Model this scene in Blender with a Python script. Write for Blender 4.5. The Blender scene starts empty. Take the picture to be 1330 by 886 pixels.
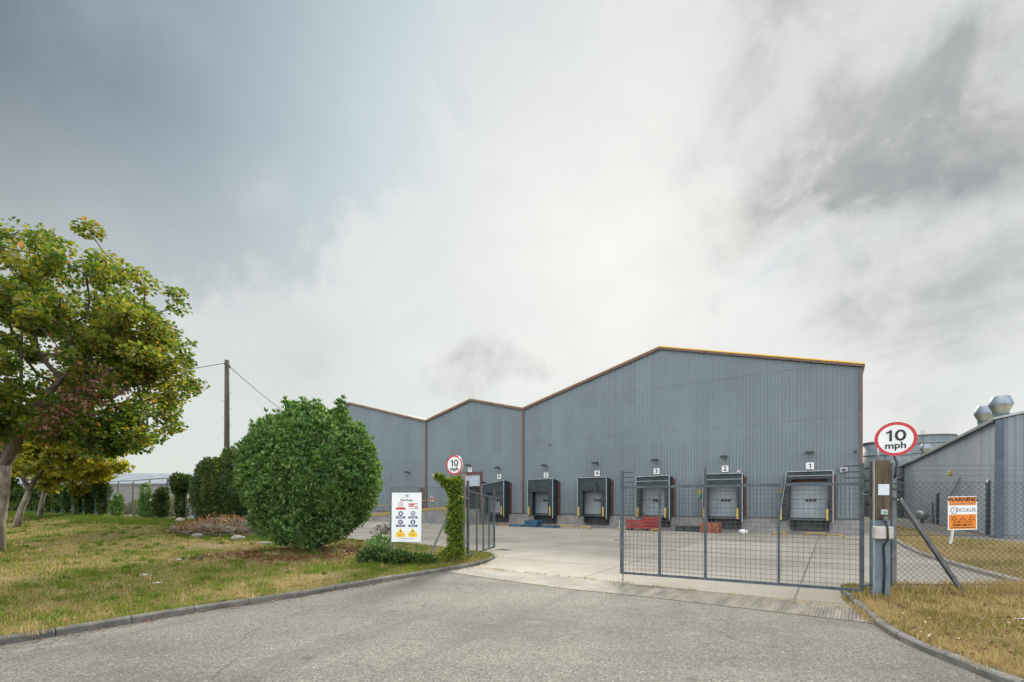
import bpy, math, random
import numpy as np
from mathutils import Vector, Matrix

random.seed(7)
rng = np.random.default_rng(11)
R = math.radians
sc = bpy.context.scene
col = sc.collection

# ------------------------------------------------------------------ helpers
def tag(o, label=None, cat=None, group=None, kind=None):
    if label: o['label'] = label
    if cat: o['category'] = cat
    if group: o['group'] = group
    if kind: o['kind'] = kind
    return o

def thing(name, loc, label, cat, group=None):
    o = bpy.data.objects.new(name, None)
    o.empty_display_size = 0.3
    o.location = loc
    col.objects.link(o)
    return tag(o, label, cat, group)

def origin(o):
    p = Vector((0, 0, 0))
    while o is not None:
        p += Vector(o.location)
        o = o.parent
    return p

def link_mesh(name, me, mats, parent=None, loc=None):
    o = bpy.data.objects.new(name, me)
    for m in (mats if isinstance(mats, (list, tuple)) else [mats]):
        me.materials.append(m)
    if parent is not None:
        o.parent = parent
    elif loc is not None:
        o.location = loc
    col.objects.link(o)
    return o

def np_mesh(name, V, F, mats, parent=None, loc=None, smooth=False):
    """V: n x 3 world points, F: m x k faces of one size."""
    V = np.asarray(V, dtype=np.float64)
    F = np.asarray(F, dtype=np.int32)
    off = origin(parent) if parent is not None else (Vector(loc) if loc is not None else Vector((0, 0, 0)))
    V = V - np.array(off)
    me = bpy.data.meshes.new(name)
    k = F.shape[1]
    me.vertices.add(len(V)); me.vertices.foreach_set('co', V.astype(np.float32).ravel())
    me.loops.add(F.size); me.loops.foreach_set('vertex_index', F.ravel())
    me.polygons.add(len(F))
    me.polygons.foreach_set('loop_start', np.arange(0, F.size, k, dtype=np.int32))
    me.update(calc_edges=True)
    me.validate()
    if smooth:
        me.polygons.foreach_set('use_smooth', np.ones(len(me.polygons), dtype=bool))
    return link_mesh(name, me, mats, parent, loc)

class MB:
    """collects primitives in world coordinates; build() links them as ONE mesh object"""
    def __init__(s): s.v = []; s.f = []; s.m = []; s.mi = 0; s.sm = []
    def add(s, vs, fs, smooth=False):
        b = len(s.v); s.v += [tuple(p) for p in vs]
        for f in fs:
            s.f.append(tuple(i + b for i in f)); s.m.append(s.mi); s.sm.append(smooth)
        return s
    def boxf(s, o, ax, ay, az):
        """box from corner o with edge vectors"""
        o, ax, ay, az = Vector(o), Vector(ax), Vector(ay), Vector(az)
        vs = [o, o+ax, o+ax+ay, o+ay, o+az, o+ax+az, o+ax+ay+az, o+ay+az]
        return s.add(vs, [(0,3,2,1),(4,5,6,7),(0,1,5,4),(1,2,6,5),(2,3,7,6),(3,0,4,7)])
    def box(s, c, size, ex=(1,0,0), ey=(0,1,0)):
        ex, ey = Vector(ex).normalized(), Vector(ey).normalized(); ez = ex.cross(ey)
        c = Vector(c)
        return s.boxf(c - ex*size[0]/2 - ey*size[1]/2 - ez*size[2]/2, ex*size[0], ey*size[1], ez*size[2])
    def bar(s, p, q, w, h=None, up=(0,0,1)):
        h = h or w; p, q = Vector(p), Vector(q); d = (q-p); up = Vector(up)
        if abs(d.normalized().dot(up)) > .98: up = Vector((1,0,0))
        a = d.cross(up).normalized(); b = a.cross(d).normalized()
        return s.boxf(p - a*w/2 - b*h/2, a*w, d, b*h)
    def tube(s, pts, r, n=6, cap=True, smooth=True):
        pts = [Vector(p) for p in pts]
        rs = r if isinstance(r, (list, tuple)) else [r]*len(pts)
        rings = []; ref = None
        for i, p in enumerate(pts):
            d = (pts[min(i+1, len(pts)-1)] - pts[max(i-1, 0)]).normalized()
            if ref is None:
                ref = Vector((0,0,1)) if abs(d.z) < .9 else Vector((1,0,0))
            a = (ref - d*ref.dot(d))
            if a.length < 1e-4: a = d.orthogonal()
            a.normalize(); b = d.cross(a); ref = a
            rings.append([p + (a*math.cos(2*math.pi*k/n) + b*math.sin(2*math.pi*k/n))*rs[i] for k in range(n)])
        vs = [v for ring in rings for v in ring]; fs = []
        for i in range(len(pts)-1):
            for k in range(n):
                k2 = (k+1) % n
                fs.append((i*n+k, i*n+k2, (i+1)*n+k2, (i+1)*n+k))
        s.add(vs, fs, smooth)
        if cap:
            b = len(s.v) - len(vs)
            for f in (tuple(range(n-1, -1, -1)), tuple(range((len(pts)-1)*n, len(pts)*n))):
                s.f.append(tuple(i+b for i in f)); s.m.append(s.mi); s.sm.append(False)
        return s
    def lathe(s, c, prof, n=24, axis=None, smooth=True):
        c = Vector(c); vs = []; fs = []
        for (r, z) in prof:
            for k in range(n):
                t = 2*math.pi*k/n
                vs.append(c + Vector((r*math.cos(t), r*math.sin(t), z)))
        for i in range(len(prof)-1):
            for k in range(n):
                k2 = (k+1) % n
                fs.append((i*n+k, i*n+k2, (i+1)*n+k2, (i+1)*n+k))
        return s.add(vs, fs, smooth)
    def disc(s, c, eu, ev, ru, rv=None, n=40, r0=0.0, depth=0.0):
        """flat disc or ring in the plane eu/ev, thickness along -(eu x ev)"""
        rv = rv or ru; c, eu, ev = Vector(c), Vector(eu).normalized(), Vector(ev).normalized(); nn = eu.cross(ev)
        o = [c + eu*ru*math.cos(2*math.pi*k/n) + ev*rv*math.sin(2*math.pi*k/n) for k in range(n)]
        if r0 <= 0:
            if depth:
                s.add(o + [p - nn*depth for p in o], [tuple(range(n)), tuple(range(2*n-1, n-1, -1))] + [(k, n+k, n+(k+1)%n, (k+1)%n) for k in range(n)])
            else: s.add(o, [tuple(range(n))])
        else:
            i_ = [c + eu*r0*math.cos(2*math.pi*k/n) + ev*r0*math.sin(2*math.pi*k/n) for k in range(n)]
            vs = o + i_
            fs = [(k, (k+1)%n, n+(k+1)%n, n+k) for k in range(n)]
            if depth:
                vs = vs + [p - nn*depth for p in vs]
                fs += [(2*n+k, 3*n+k, 3*n+(k+1)%n, 2*n+(k+1)%n) for k in range(n)]
                fs += [(k, 2*n+k, 2*n+(k+1)%n, (k+1)%n) for k in range(n)]
                fs += [(n+k, n+(k+1)%n, 3*n+(k+1)%n, 3*n+k) for k in range(n)]
            s.add(vs, fs)
        return s
    def poly(s, pts, ext=None):
        pts = [Vector(p) for p in pts]; n = len(pts)
        if ext is None: return s.add(pts, [tuple(range(n))])
        e = Vector(ext)
        return s.add(pts + [p+e for p in pts], [tuple(range(n)), tuple(range(2*n-1, n-1, -1))] + [(k, n+k, n+(k+1)%n, (k+1)%n) for k in range(n)])
    def build(s, name, mats, parent=None, loc=None, bevel=0.0):
        off = origin(parent) if parent is not None else (Vector(loc) if loc is not None else Vector((0,0,0)))
        me = bpy.data.meshes.new(name)
        me.from_pydata([Vector(p)-off for p in s.v], [], s.f)
        me.polygons.foreach_set('material_index', s.m)
        me.polygons.foreach_set('use_smooth', s.sm)
        me.update()
        o = link_mesh(name, me, mats, parent, loc)
        if bevel:
            b = o.modifiers.new('edge', 'BEVEL'); b.width = bevel; b.segments = 2; b.limit_method = 'ANGLE'
        return o

def text_mesh(name, body, size, c, eu, ev, m, parent, bold=0.0, sx=1.0, depth=.003):
    cu = bpy.data.curves.new('txt', 'FONT'); cu.body = body; cu.size = size
    cu.align_x = 'CENTER'; cu.align_y = 'CENTER'; cu.offset = bold*size; cu.extrude = depth/2; cu.resolution_u = 4
    t = bpy.data.objects.new('txt', cu); col.objects.link(t)
    bpy.context.view_layer.update()
    me = bpy.data.meshes.new_from_object(t.evaluated_get(bpy.context.evaluated_depsgraph_get()))
    bpy.data.objects.remove(t); bpy.data.curves.remove(cu)
    eu, ev = Vector(eu).normalized(), Vector(ev).normalized(); n = eu.cross(ev); c = Vector(c) - origin(parent)
    for v in me.vertices:
        p = v.co.copy(); v.co = c + eu*p.x*sx + ev*p.y + n*(p.z + depth/2)
    me.name = name; me.materials.clear()
    return link_mesh(name, me, m, parent)

def one_mesh(name, h, c, eu, ev, m, parent, wt=.19, depth=.003):
    """the figure 1 with its flag, h high, centred on c"""
    eu, ev = Vector(eu).normalized(), Vector(ev).normalized(); n = eu.cross(ev); c = Vector(c)
    def p(x, y): return c + eu*x*h + ev*y*h
    return MB().poly([p(.02, -.5), p(.02+wt, -.5), p(.02+wt, .5), p(.05, .5), p(-.02, .40), p(-.21, .31), p(-.21, .17), p(.02, .26)], n*depth).build(name, m, parent)

def copy_tree(o, parent=None):
    c = o.copy(); col.objects.link(c); c.parent = parent
    for ch in [k for k in bpy.data.objects if k.parent == o]:
        copy_tree(ch, c)
    return c

# ------------------------------------------------------------------ materials
def nodes(m):
    m.use_nodes = True
    nt = m.node_tree; nt.nodes.clear()
    return nt
class NT:
    def __init__(s, nt): s.nt = nt
    def n(s, t, **kw):
        o = s.nt.nodes.new(t)
        for k, v in kw.items(): setattr(o, k, v)
        return o
    def l(s, a, b): s.nt.links.new(a, b)
    def val(s, sock, v):
        if isinstance(v, (int, float, tuple, list)): sock.default_value = v
        else: s.l(v, sock)
    def math(s, op, a, b=None, c=None, clamp=False):
        o = s.n('ShaderNodeMath', operation=op, use_clamp=clamp)
        s.val(o.inputs[0], a)
        if b is not None: s.val(o.inputs[1], b)
        if c is not None: s.val(o.inputs[2], c)
        return o.outputs[0]
    def vmath(s, op, a, b=None, scale=None):
        o = s.n('ShaderNodeVectorMath', operation=op)
        s.val(o.inputs[0], a)
        if b is not None: s.val(o.inputs[1], b)
        if scale is not None: s.val(o.inputs['Scale'], scale)
        return o.outputs['Value'] if op in ('DOT_PRODUCT', 'LENGTH') else o.outputs[0]
    def noise(s, vec, scale, detail=4, rough=.55, dist=0.0):
        o = s.n('ShaderNodeTexNoise'); s.l(vec, o.inputs['Vector'])
        o.inputs['Scale'].default_value = scale; o.inputs['Detail'].default_value = detail
        o.inputs['Roughness'].default_value = rough; o.inputs['Distortion'].default_value = dist
        return o.outputs['Fac']
    def ramp(s, fac, stops, interp='LINEAR'):
        o = s.n('ShaderNodeValToRGB'); s.l(fac, o.inputs[0]); cr = o.color_ramp; cr.interpolation = interp
        while len(cr.elements) < len(stops): cr.elements.new(.5)
        for e, (p, c) in zip(cr.elements, stops):
            e.position = p; e.color = (c, c, c, 1) if isinstance(c, (int, float)) else (*c, 1)
        return o.outputs[0]
    def mix(s, f, a, b, mode='MIX'):
        o = s.n('ShaderNodeMix', data_type='RGBA', blend_type=mode)
        s.val(o.inputs[0], f)
        for sock, v in ((o.inputs[6], a), (o.inputs[7], b)):
            if isinstance(v, (tuple, list)): sock.default_value = (*v[:3], 1)
            else: s.l(v, sock)
        return o.outputs[2]
    def smooth(s, x, a, b):
        o = s.n('ShaderNodeMapRange', interpolation_type='SMOOTHSTEP')
        s.val(o.inputs[0], x); o.inputs[1].default_value = a; o.inputs[2].default_value = b
        return o.outputs[0]
    def mapping(s, vec, scale=(1,1,1), rot=(0,0,0)):
        o = s.n('ShaderNodeMapping'); s.l(vec, o.inputs[0])
        o.inputs['Scale'].default_value = scale; o.inputs['Rotation'].default_value = rot
        return o.outputs[0]

def mat(name, c1, c2=None, scale=3.0, rough=.6, metal=0.0, bump=0.0, bscale=40.0, stretch=(1,1,1), spec=.4, fine=0.0, finescale=120):
    m = bpy.data.materials.new(name); t = NT(nodes(m))
    out = t.n('ShaderNodeOutputMaterial'); b = t.n('ShaderNodeBsdfPrincipled'); t.l(b.outputs[0], out.inputs[0])
    pos = t.n('ShaderNodeNewGeometry').outputs['Position']
    c2 = c2 or tuple(min(1, x*1.18) for x in c1)
    f = t.noise(t.mapping(pos, stretch), scale, 6, .6)
    f = t.smooth(f, .32, .68)
    c = t.mix(f, c1, c2)
    if fine:
        g = t.noise(pos, finescale, 2, .6)
        c = t.mix(fine, c, t.ramp(g, [(.3, .25), (.7, 1.0)]), 'MULTIPLY')
    t.l(c, b.inputs['Base Color'])
    rr = t.noise(pos, scale*2.3, 3)
    t.l(t.math('MULTIPLY_ADD', rr, .3, rough-.15), b.inputs['Roughness'])
    b.inputs['Metallic'].default_value = metal
    b.inputs['Specular IOR Level'].default_value = spec
    if bump:
        bn = t.n('ShaderNodeBump'); bn.inputs['Strength'].default_value = bump; bn.inputs['Distance'].default_value = .02
        t.l(t.noise(pos, bscale, 5, .6), bn.inputs['Height']); t.l(bn.outputs[0], b.inputs['Normal'])
    return m

def leaf_mat(name, stops, patch=None, trans=.35, pscale=.5, rough=.5):
    """leaf colour: random per leaf, plus patches where a second colour is commoner"""
    m = bpy.data.materials.new(name); t = NT(nodes(m))
    out = t.n('ShaderNodeOutputMaterial')
    geo = t.n('ShaderNodeNewGeometry')
    r = geo.outputs['Random Per Island']
    c = t.ramp(r, stops)
    if patch:
        f = t.smooth(t.noise(geo.outputs['Position'], pscale, 3), .48, .66)
        f2 = t.math('MULTIPLY', f, t.math('GREATER_THAN', t.math('FRACT', t.math('MULTIPLY', r, 37.7)), .35))
        c = t.mix(f2, c, patch)
    b = t.n('ShaderNodeBsdfPrincipled'); t.l(c, b.inputs['Base Color'])
    b.inputs['Roughness'].default_value = rough; b.inputs['Specular IOR Level'].default_value = .55
    tr = t.n('ShaderNodeBsdfTranslucent')
    t.l(t.mix(1.0, c, (1.5, 1.55, .7), 'MULTIPLY'), tr.inputs[0])
    mx = t.n('ShaderNodeMixShader'); mx.inputs[0].default_value = trans
    t.l(b.outputs[0], mx.inputs[1]); t.l(tr.outputs[0], mx.inputs[2]); t.l(mx.outputs[0], out.inputs[0])
    return m

U = Vector((.8298, -.558, 0)); Vd = Vector((.558, .8298, 0)); N = -Vd; Z = Vector((0,0,1))
ANG = math.atan2(-.558, .8298)

def asphalt_mat():
    m = bpy.data.materials.new('worn_asphalt'); t = NT(nodes(m))
    out = t.n('ShaderNodeOutputMaterial'); b = t.n('ShaderNodeBsdfPrincipled'); t.l(b.outputs[0], out.inputs[0])
    pos = t.n('ShaderNodeNewGeometry').outputs['Position']
    vo = t.n('ShaderNodeTexVoronoi', feature='F1'); t.l(pos, vo.inputs['Vector']); vo.inputs['Scale'].default_value = 58
    sep = t.n('ShaderNodeSeparateColor'); t.l(vo.outputs['Color'], sep.inputs[0])
    stone = t.ramp(sep.outputs[0], [(0, (.09,.088,.082)), (.25, (.17,.166,.155)), (.75, (.235,.23,.214)), (.95, (.31,.305,.285)), (1, (.46,.45,.43))])
    gap = t.smooth(vo.outputs['Distance'], .35, .75)
    stone = t.mix(t.math('MULTIPLY', gap, .4), stone, (.085,.083,.078))
    big = t.noise(t.mapping(pos, (.5, 1.0, 1), (0,0,ANG)), .55, 5, .6)
    c = t.mix(1.0, stone, t.ramp(big, [(.25, .62), (.5, .98), (.75, 1.25)]), 'MULTIPLY')
    blot = t.smooth(t.noise(pos, 1.7, 6, .65), .57, .72)
    c = t.mix(t.math('MULTIPLY', blot, .4), c, (.09,.09,.088))
    pale = t.smooth(t.noise(t.mapping(pos, (1, 2.2, 1)), .9, 4, .5, .6), .62, .74)
    c = t.mix(t.math('MULTIPLY', pale, .35), c, (.34,.33,.31))
    wp_ = t.vmath('ADD', pos, t.vmath('SCALE', t.vmath('SUBTRACT', (lambda o: (t.l(pos, o.inputs['Vector']), setattr(o.inputs['Scale'], 'default_value', 2.2), setattr(o.inputs['Detail'], 'default_value', 6), o.outputs['Color'])[-1])(t.n('ShaderNodeTexNoise')), (.5,.5,.5)), scale=.55))
    ve = t.n('ShaderNodeTexVoronoi', feature='DISTANCE_TO_EDGE'); t.l(wp_, ve.inputs['Vector']); ve.inputs['Scale'].default_value = .42
    crack = t.math('MULTIPLY', t.math('LESS_THAN', ve.outputs['Distance'], .0042), t.smooth(t.noise(pos, .45, 3), .50, .58))
    c = t.mix(t.math('MULTIPLY', crack, .55), c, (.05,.048,.044))
    trk = t.smooth(t.noise(t.mapping(t.mapping(pos, (1,1,1), (0,0,R(-62))), (.10, 1.5, 1)), 1.0, 4, .5), .5, .66)
    c = t.mix(t.math('MULTIPLY', trk, .38), c, (.105,.102,.094))
    oil = t.smooth(t.noise(t.vmath('ADD', pos, (31,7,0)), 1.35, 3, .5), .69, .76)
    c = t.mix(t.math('MULTIPLY', oil, .5), c, (.06,.058,.054))
    sp = t.n('ShaderNodeSeparateXYZ'); t.l(pos, sp.inputs[0])
    c = t.mix(1.0, c, (.87,.85,.80), 'MULTIPLY')
    t.l(c, b.inputs['Base Color']); b.inputs['Roughness'].default_value = .85; b.inputs['Specular IOR Level'].default_value = .3
    bn = t.n('ShaderNodeBump'); bn.inputs['Strength'].default_value = .7; bn.inputs['Distance'].default_value = .012
    h = t.math('SUBTRACT', t.noise(pos, 30, 3), vo.outputs['Distance'])
    t.l(h, bn.inputs['Height']); t.l(bn.outputs[0], b.inputs['Normal'])
    return m

def concrete_yard_mat():
    m = bpy.data.materials.new('yard_concrete'); t = NT(nodes(m))
    out = t.n('ShaderNodeOutputMaterial'); b = t.n('ShaderNodeBsdfPrincipled'); t.l(b.outputs[0], out.inputs[0])
    pos = t.n('ShaderNodeNewGeometry').outputs['Position']
    p = t.mapping(pos, (1,1,1), (0,0,-ANG))
    sx = t.n('ShaderNodeSeparateXYZ'); t.l(p, sx.inputs[0])
    warp = t.math('MULTIPLY', t.math('SUBTRACT', t.noise(pos, 3, 3), .5), .05)
    def joint(v, off, per):
        f = t.math('FRACT', t.math('DIVIDE', t.math('ADD', t.math('ADD', v, off), warp), per))
        d = t.math('MULTIPLY', t.math('ABSOLUTE', t.math('SUBTRACT', f, .5)), per)
        return t.math('LESS_THAN', d, .022)
    j = t.math('MAXIMUM', joint(sx.outputs[0], 3.05, 4.8), joint(sx.outputs[1], 1.2, 6.0))
    cellx = t.math('FLOOR', t.math('DIVIDE', t.math('ADD', sx.outputs[0], 3.05+2.4), 4.8))
    celly = t.math('FLOOR', t.math('DIVIDE', t.math('ADD', sx.outputs[1], 1.2+3.0), 6.0))
    cv = t.n('ShaderNodeCombineXYZ'); t.l(cellx, cv.inputs[0]); t.l(celly, cv.inputs[1])
    wn = t.n('ShaderNodeTexWhiteNoise', noise_dimensions='2D'); t.l(cv.outputs[0], wn.inputs['Vector'])
    base = t.mix(t.smooth(t.noise(pos, .35, 6, .62), .35, .65), (.265,.24,.20), (.345,.317,.27))
    base = t.mix(1.0, base, t.ramp(wn.outputs['Value'], [(0, .88), (1, 1.1)]), 'MULTIPLY')
    st = t.smooth(t.noise(t.mapping(p, (.12, .9, 1)), 1.1, 6, .65, .4), .54, .72)
    base = t.mix(t.math('MULTIPLY', st, .30), base, (.20,.185,.165))
    lt = t.smooth(t.noise(t.mapping(p, (.15, 1.6, 1)), 1.4, 5, .6), .58, .7)
    base = t.mix(t.math('MULTIPLY', lt, .35), base, (.42,.39,.335))
    fine = t.noise(pos, 60, 4, .7)
    base = t.mix(.5, base, t.ramp(fine, [(.3, .7), (.7, 1.15)]), 'MULTIPLY')
    base = t.mix(t.math('MULTIPLY', j, .75), base, (.09,.08,.065))
    t.l(base, b.inputs['Base Color']); b.inputs['Roughness'].default_value = .8; b.inputs['Specular IOR Level'].default_value = .3
    bn = t.n('ShaderNodeBump'); bn.inputs['Strength'].default_value = .25; bn.inputs['Distance'].default_value = .01
    t.l(fine, bn.inputs['Height']); t.l(bn.outputs[0], b.inputs['Normal'])
    return m

def cladding_mat(name, c1, c2, seam=True):
    m = bpy.data.materials.new(name); t = NT(nodes(m))
    out = t.n('ShaderNodeOutputMaterial'); b = t.n('ShaderNodeBsdfPrincipled'); t.l(b.outputs[0], out.inputs[0])
    pos = t.n('ShaderNodeNewGeometry').outputs['Position']
    p = t.mapping(pos, (1,1,1), (0,0,-ANG))
    f = t.smooth(t.noise(p, .18, 5, .6), .3, .7)
    c = t.mix(f, c1, c2)
    streak = t.noise(t.mapping(p, (2.6, 2.6, .06)), 1.6, 5, .6)
    c = t.mix(.32, c, t.ramp(streak, [(.3, .72), (.5, .98), (.7, 1.12)]), 'MULTIPLY')
    sx = t.n('ShaderNodeSeparateXYZ'); t.l(p, sx.inputs[0])
    sheet = t.math('FLOOR', t.math('DIVIDE', t.math('ADD', sx.outputs[0], t.math('MULTIPLY', sx.outputs[1], 1.0)), 1.0))
    row = t.math('FLOOR', t.math('DIVIDE', sx.outputs[2], 3.05))
    cv = t.n('ShaderNodeCombineXYZ'); t.l(sheet, cv.inputs[0]); t.l(row, cv.inputs[1])
    wn = t.n('ShaderNodeTexWhiteNoise', noise_dimensions='2D'); t.l(cv.outputs[0], wn.inputs['Vector'])
    c = t.mix(1.0, c, t.ramp(wn.outputs['Value'], [(0, .935), (1, 1.05)]), 'MULTIPLY')
    grime = t.math('MULTIPLY', t.smooth(sx.outputs[2], 2.6, .9), t.smooth(t.noise(p, 1.3, 5, .7), .35, .75))
    c = t.mix(t.math('MULTIPLY', grime, .35), c, (.16,.15,.13))
    t.l(c, b.inputs['Base Color'])
    t.l(t.math('MULTIPLY_ADD', streak, .3, .35), b.inputs['Roughness'])
    b.inputs['Specular IOR Level'].default_value = .4
    return m

def verge_mat(name, green, straw, soil, gthr):
    m = bpy.data.materials.new(name); t = NT(nodes(m))
    out = t.n('ShaderNodeOutputMaterial'); b = t.n('ShaderNodeBsdfPrincipled'); t.l(b.outputs[0], out.inputs[0])
    pos = t.n('ShaderNodeNewGeometry').outputs['Position']
    f = t.smooth(t.noise(pos, .33, 5, .6), gthr-.1, gthr+.1)
    c = t.mix(f, green, straw)
    s2 = t.smooth(t.noise(pos, 1.1, 6, .65), .56, .7)
    c = t.mix(t.math('MULTIPLY', s2, .7), c, soil)
    g = t.noise(pos, 22, 6, .75)
    c = t.mix(.8, c, t.ramp(g, [(.3, .35), (.5, .9), (.72, 1.5)]), 'MULTIPLY')
    t.l(c, b.inputs['Base Color']); b.inputs['Roughness'].default_value = .95; b.inputs['Specular IOR Level'].default_value = .15
    bn = t.n('ShaderNodeBump'); bn.inputs['Strength'].default_value = .9; bn.inputs['Distance'].default_value = .05
    t.l(g, bn.inputs['Height']); t.l(bn.outputs[0], b.inputs['Normal'])
    return m

def blade_mat(name, green, green2, straw, straw2, gthr):
    m = bpy.data.materials.new(name); t = NT(nodes(m))
    out = t.n('ShaderNodeOutputMaterial'); geo = t.n('ShaderNodeNewGeometry'); pos = geo.outputs['Position']
    r = geo.outputs['Random Per Island']
    f = t.noise(pos, .33, 5, .6)
    f = t.math('ADD', f, t.math('MULTIPLY', t.math('SUBTRACT', r, .5), .26))
    f = t.smooth(f, gthr-.04, gthr+.04)
    r2 = t.math('FRACT', t.math('MULTIPLY', r, 13.37))
    c = t.mix(f, t.mix(r2, green, green2), t.mix(r2, straw, straw2))
    b = t.n('ShaderNodeBsdfPrincipled'); t.l(c, b.inputs['Base Color']); b.inputs['Roughness'].default_value = .65
    b.inputs['Specular IOR Level'].default_value = .25
    tr = t.n('ShaderNodeBsdfTranslucent'); t.l(c, tr.inputs[0])
    mx = t.n('ShaderNodeMixShader'); mx.inputs[0].default_value = .35
    t.l(b.outputs[0], mx.inputs[1]); t.l(tr.outputs[0], mx.inputs[2]); t.l(mx.outputs[0], out.inputs[0])
    return m

M = {}
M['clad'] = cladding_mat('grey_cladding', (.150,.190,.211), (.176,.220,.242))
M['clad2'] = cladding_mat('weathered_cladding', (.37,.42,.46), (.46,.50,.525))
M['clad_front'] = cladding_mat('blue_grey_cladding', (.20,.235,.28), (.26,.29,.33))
M['roof'] = mat('roof_sheet', (.30,.32,.33), (.38,.40,.41), 1.5, .55)
M['brown'] = mat('terracotta_trim', (.125,.075,.062), (.18,.105,.085), 2, .55)
M['red_frame'] = mat('red_steel', (.10,.040,.034), (.15,.062,.050), 3, .55)
M['sunlit_yellow_trim'] = mat('sunlit_yellow_flashing', (.75,.45,.03), (.85,.55,.06), 1, .45)  # yellow of the sunlit right slope is painted into this colour
M['tan_trim'] = mat('tan_flashing', (.30,.21,.13), (.40,.27,.15), 1, .5)
M['plinth'] = mat('block_plinth', (.20,.20,.195), (.29,.285,.27), 1.6, .85, bump=.3)
M['dark_trim'] = mat('dark_flashing', (.05,.045,.045), (.08,.07,.07), 2, .5)
M['fabric'] = mat('shelter_fabric', (.012,.020,.027), (.026,.038,.046), 1.8, .6, bump=.25, bscale=6)
M['flap'] = mat('flap_fabric', (.019,.030,.037), (.036,.050,.060), 2.4, .65, bump=.2, bscale=8)
M['galv'] = mat('galvanised_steel', (.28,.30,.31), (.42,.44,.45), 6, .45, metal=.6)
M['galv_dark'] = mat('weathered_steel', (.10,.115,.125), (.17,.185,.195), 5, .5, metal=.5)
M['gate_steel'] = mat('gate_steel', (.052,.068,.08), (.095,.117,.133), 4, .55, metal=.1)
M['wire'] = mat('fence_wire', (.06,.066,.07), (.105,.113,.118), 8, .6, metal=.1)
M['alu'] = mat('pale_frame', (.27,.30,.32), (.38,.41,.43), 4, .45, metal=.3)
M['door'] = mat('dock_door_panel', (.25,.295,.33), (.33,.37,.40), 1.2, .5)
M['door_light'] = mat('shutter_panel', (.40,.46,.52), (.48,.54,.60), 1.2, .5)
M['black'] = mat('black_rubber_and_opening', (.014,.015,.016), (.03,.03,.031), 5, .7)
M['dark'] = mat('dark_steel_and_pit', (.025,.03,.034), (.05,.055,.06), 5, .55)
M['glass'] = mat('vision_panel', (.02,.028,.034), (.03,.04,.045), 5, .15)
M['yellow'] = mat('yellow_paint', (.50,.35,.035), (.62,.46,.08), 5, .55)
M['yellow_worn'] = mat('worn_yellow_paint', (.26,.19,.075), (.46,.34,.10), 7, .75)
M['white'] = mat('white_paint', (.74,.75,.76), (.80,.81,.82), 3, .45)
M['off_white'] = mat('aged_white_plastic', (.36,.34,.31), (.50,.48,.45), 5, .5)
M['ink'] = mat('black_lettering', (.012,.014,.018), (.02,.02,.025), 5, .5)
M['navy'] = mat('navy_print', (.012,.045,.15), (.02,.06,.19), 5, .5)
M['sign_red'] = mat('sign_red', (.46,.025,.035), (.54,.04,.045), 4, .4)
M['sign_yellow'] = mat('sign_yellow', (.74,.52,.02), (.80,.58,.03), 4, .45)
M['orange'] = mat('sign_orange', (.66,.19,.012), (.74,.24,.02), 4, .5)
M['grey_print'] = mat('grey_print', (.16,.19,.20), (.22,.25,.26), 4, .5)
M['teal_print'] = mat('teal_print', (.06,.30,.26), (.10,.38,.32), 4, .5)
M['wood'] = mat('weathered_timber', (.055,.042,.026), (.115,.088,.055), 4, .85, stretch=(4,4,.35), bump=.5, bscale=18)
M['wood_grey'] = mat('grey_timber', (.14,.12,.10), (.27,.24,.20), 4, .9, stretch=(4,4,.3), bump=.5, bscale=18)
M['pole_wood'] = mat('tarred_pole', (.055,.045,.036), (.11,.095,.08), 3, .9, stretch=(4,4,.2), bump=.4, bscale=15)
M['post_blue'] = mat('blue_grey_paint', (.10,.135,.165), (.155,.195,.225), 3, .6, bump=.15, bscale=20)
M['kerb'] = mat('kerb_concrete', (.15,.145,.13), (.26,.25,.225), 3.2, .9, bump=.4, bscale=40, fine=.5, finescale=70)
_nt = NT(M['kerb'].node_tree); _b = [n for n in M['kerb'].node_tree.nodes if n.type == 'BSDF_PRINCIPLED'][0]
_src = _b.inputs['Base Color'].links[0].from_socket
_g = _nt.n('ShaderNodeNewGeometry'); _st = _nt.smooth(_nt.noise(_g.outputs['Position'], 9, 6, .7), .5, .7)
_c = _nt.mix(1.0, _src, _nt.ramp(_g.outputs['Random Per Island'], [(0, .72), (1, 1.22)]), 'MULTIPLY')
_c = _nt.mix(_nt.math('MULTIPLY', _st, .45), _c, (.085,.08,.062)); _nt.l(_c, _b.inputs['Base Color'])
M['concrete'] = mat('pale_concrete', (.24,.22,.19), (.32,.295,.255), 1.4, .85, bump=.2)
M['ramp_wall'] = mat('ramp_concrete', (.20,.205,.20), (.29,.29,.275), 1.2, .85)
M['path'] = mat('path_concrete', (.20,.19,.17), (.27,.255,.23), 1.1, .9, bump=.3, fine=.5, finescale=40)
M['asphalt'] = asphalt_mat()
M['yard'] = concrete_yard_mat()
M['verge_l'] = verge_mat('verge_turf', (.12,.135,.028), (.27,.215,.11), (.22,.17,.12), .51)
M['verge_r'] = verge_mat('dry_turf', (.17,.155,.05), (.33,.255,.14), (.23,.18,.12), .40)
M['land'] = verge_mat('rough_land', (.11,.12,.045), (.22,.19,.12), (.24,.20,.15), .45)
M['blade_l'] = blade_mat('grass_blades', (.135,.185,.016), (.225,.25,.032), (.32,.26,.085), (.46,.37,.16), .50)
M['blade_r'] = blade_mat('dry_blades', (.18,.18,.03), (.26,.225,.05), (.38,.28,.115), (.54,.42,.21), .41)
M['lush'] = blade_mat('lush_blades', (.10,.175,.016), (.16,.245,.025), (.2,.24,.035), (.27,.25,.06), .62)
M['bark'] = mat('plane_bark', (.17,.135,.11), (.36,.31,.26), 5, .9, stretch=(1,1,.5), bump=.5, bscale=16)
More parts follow.
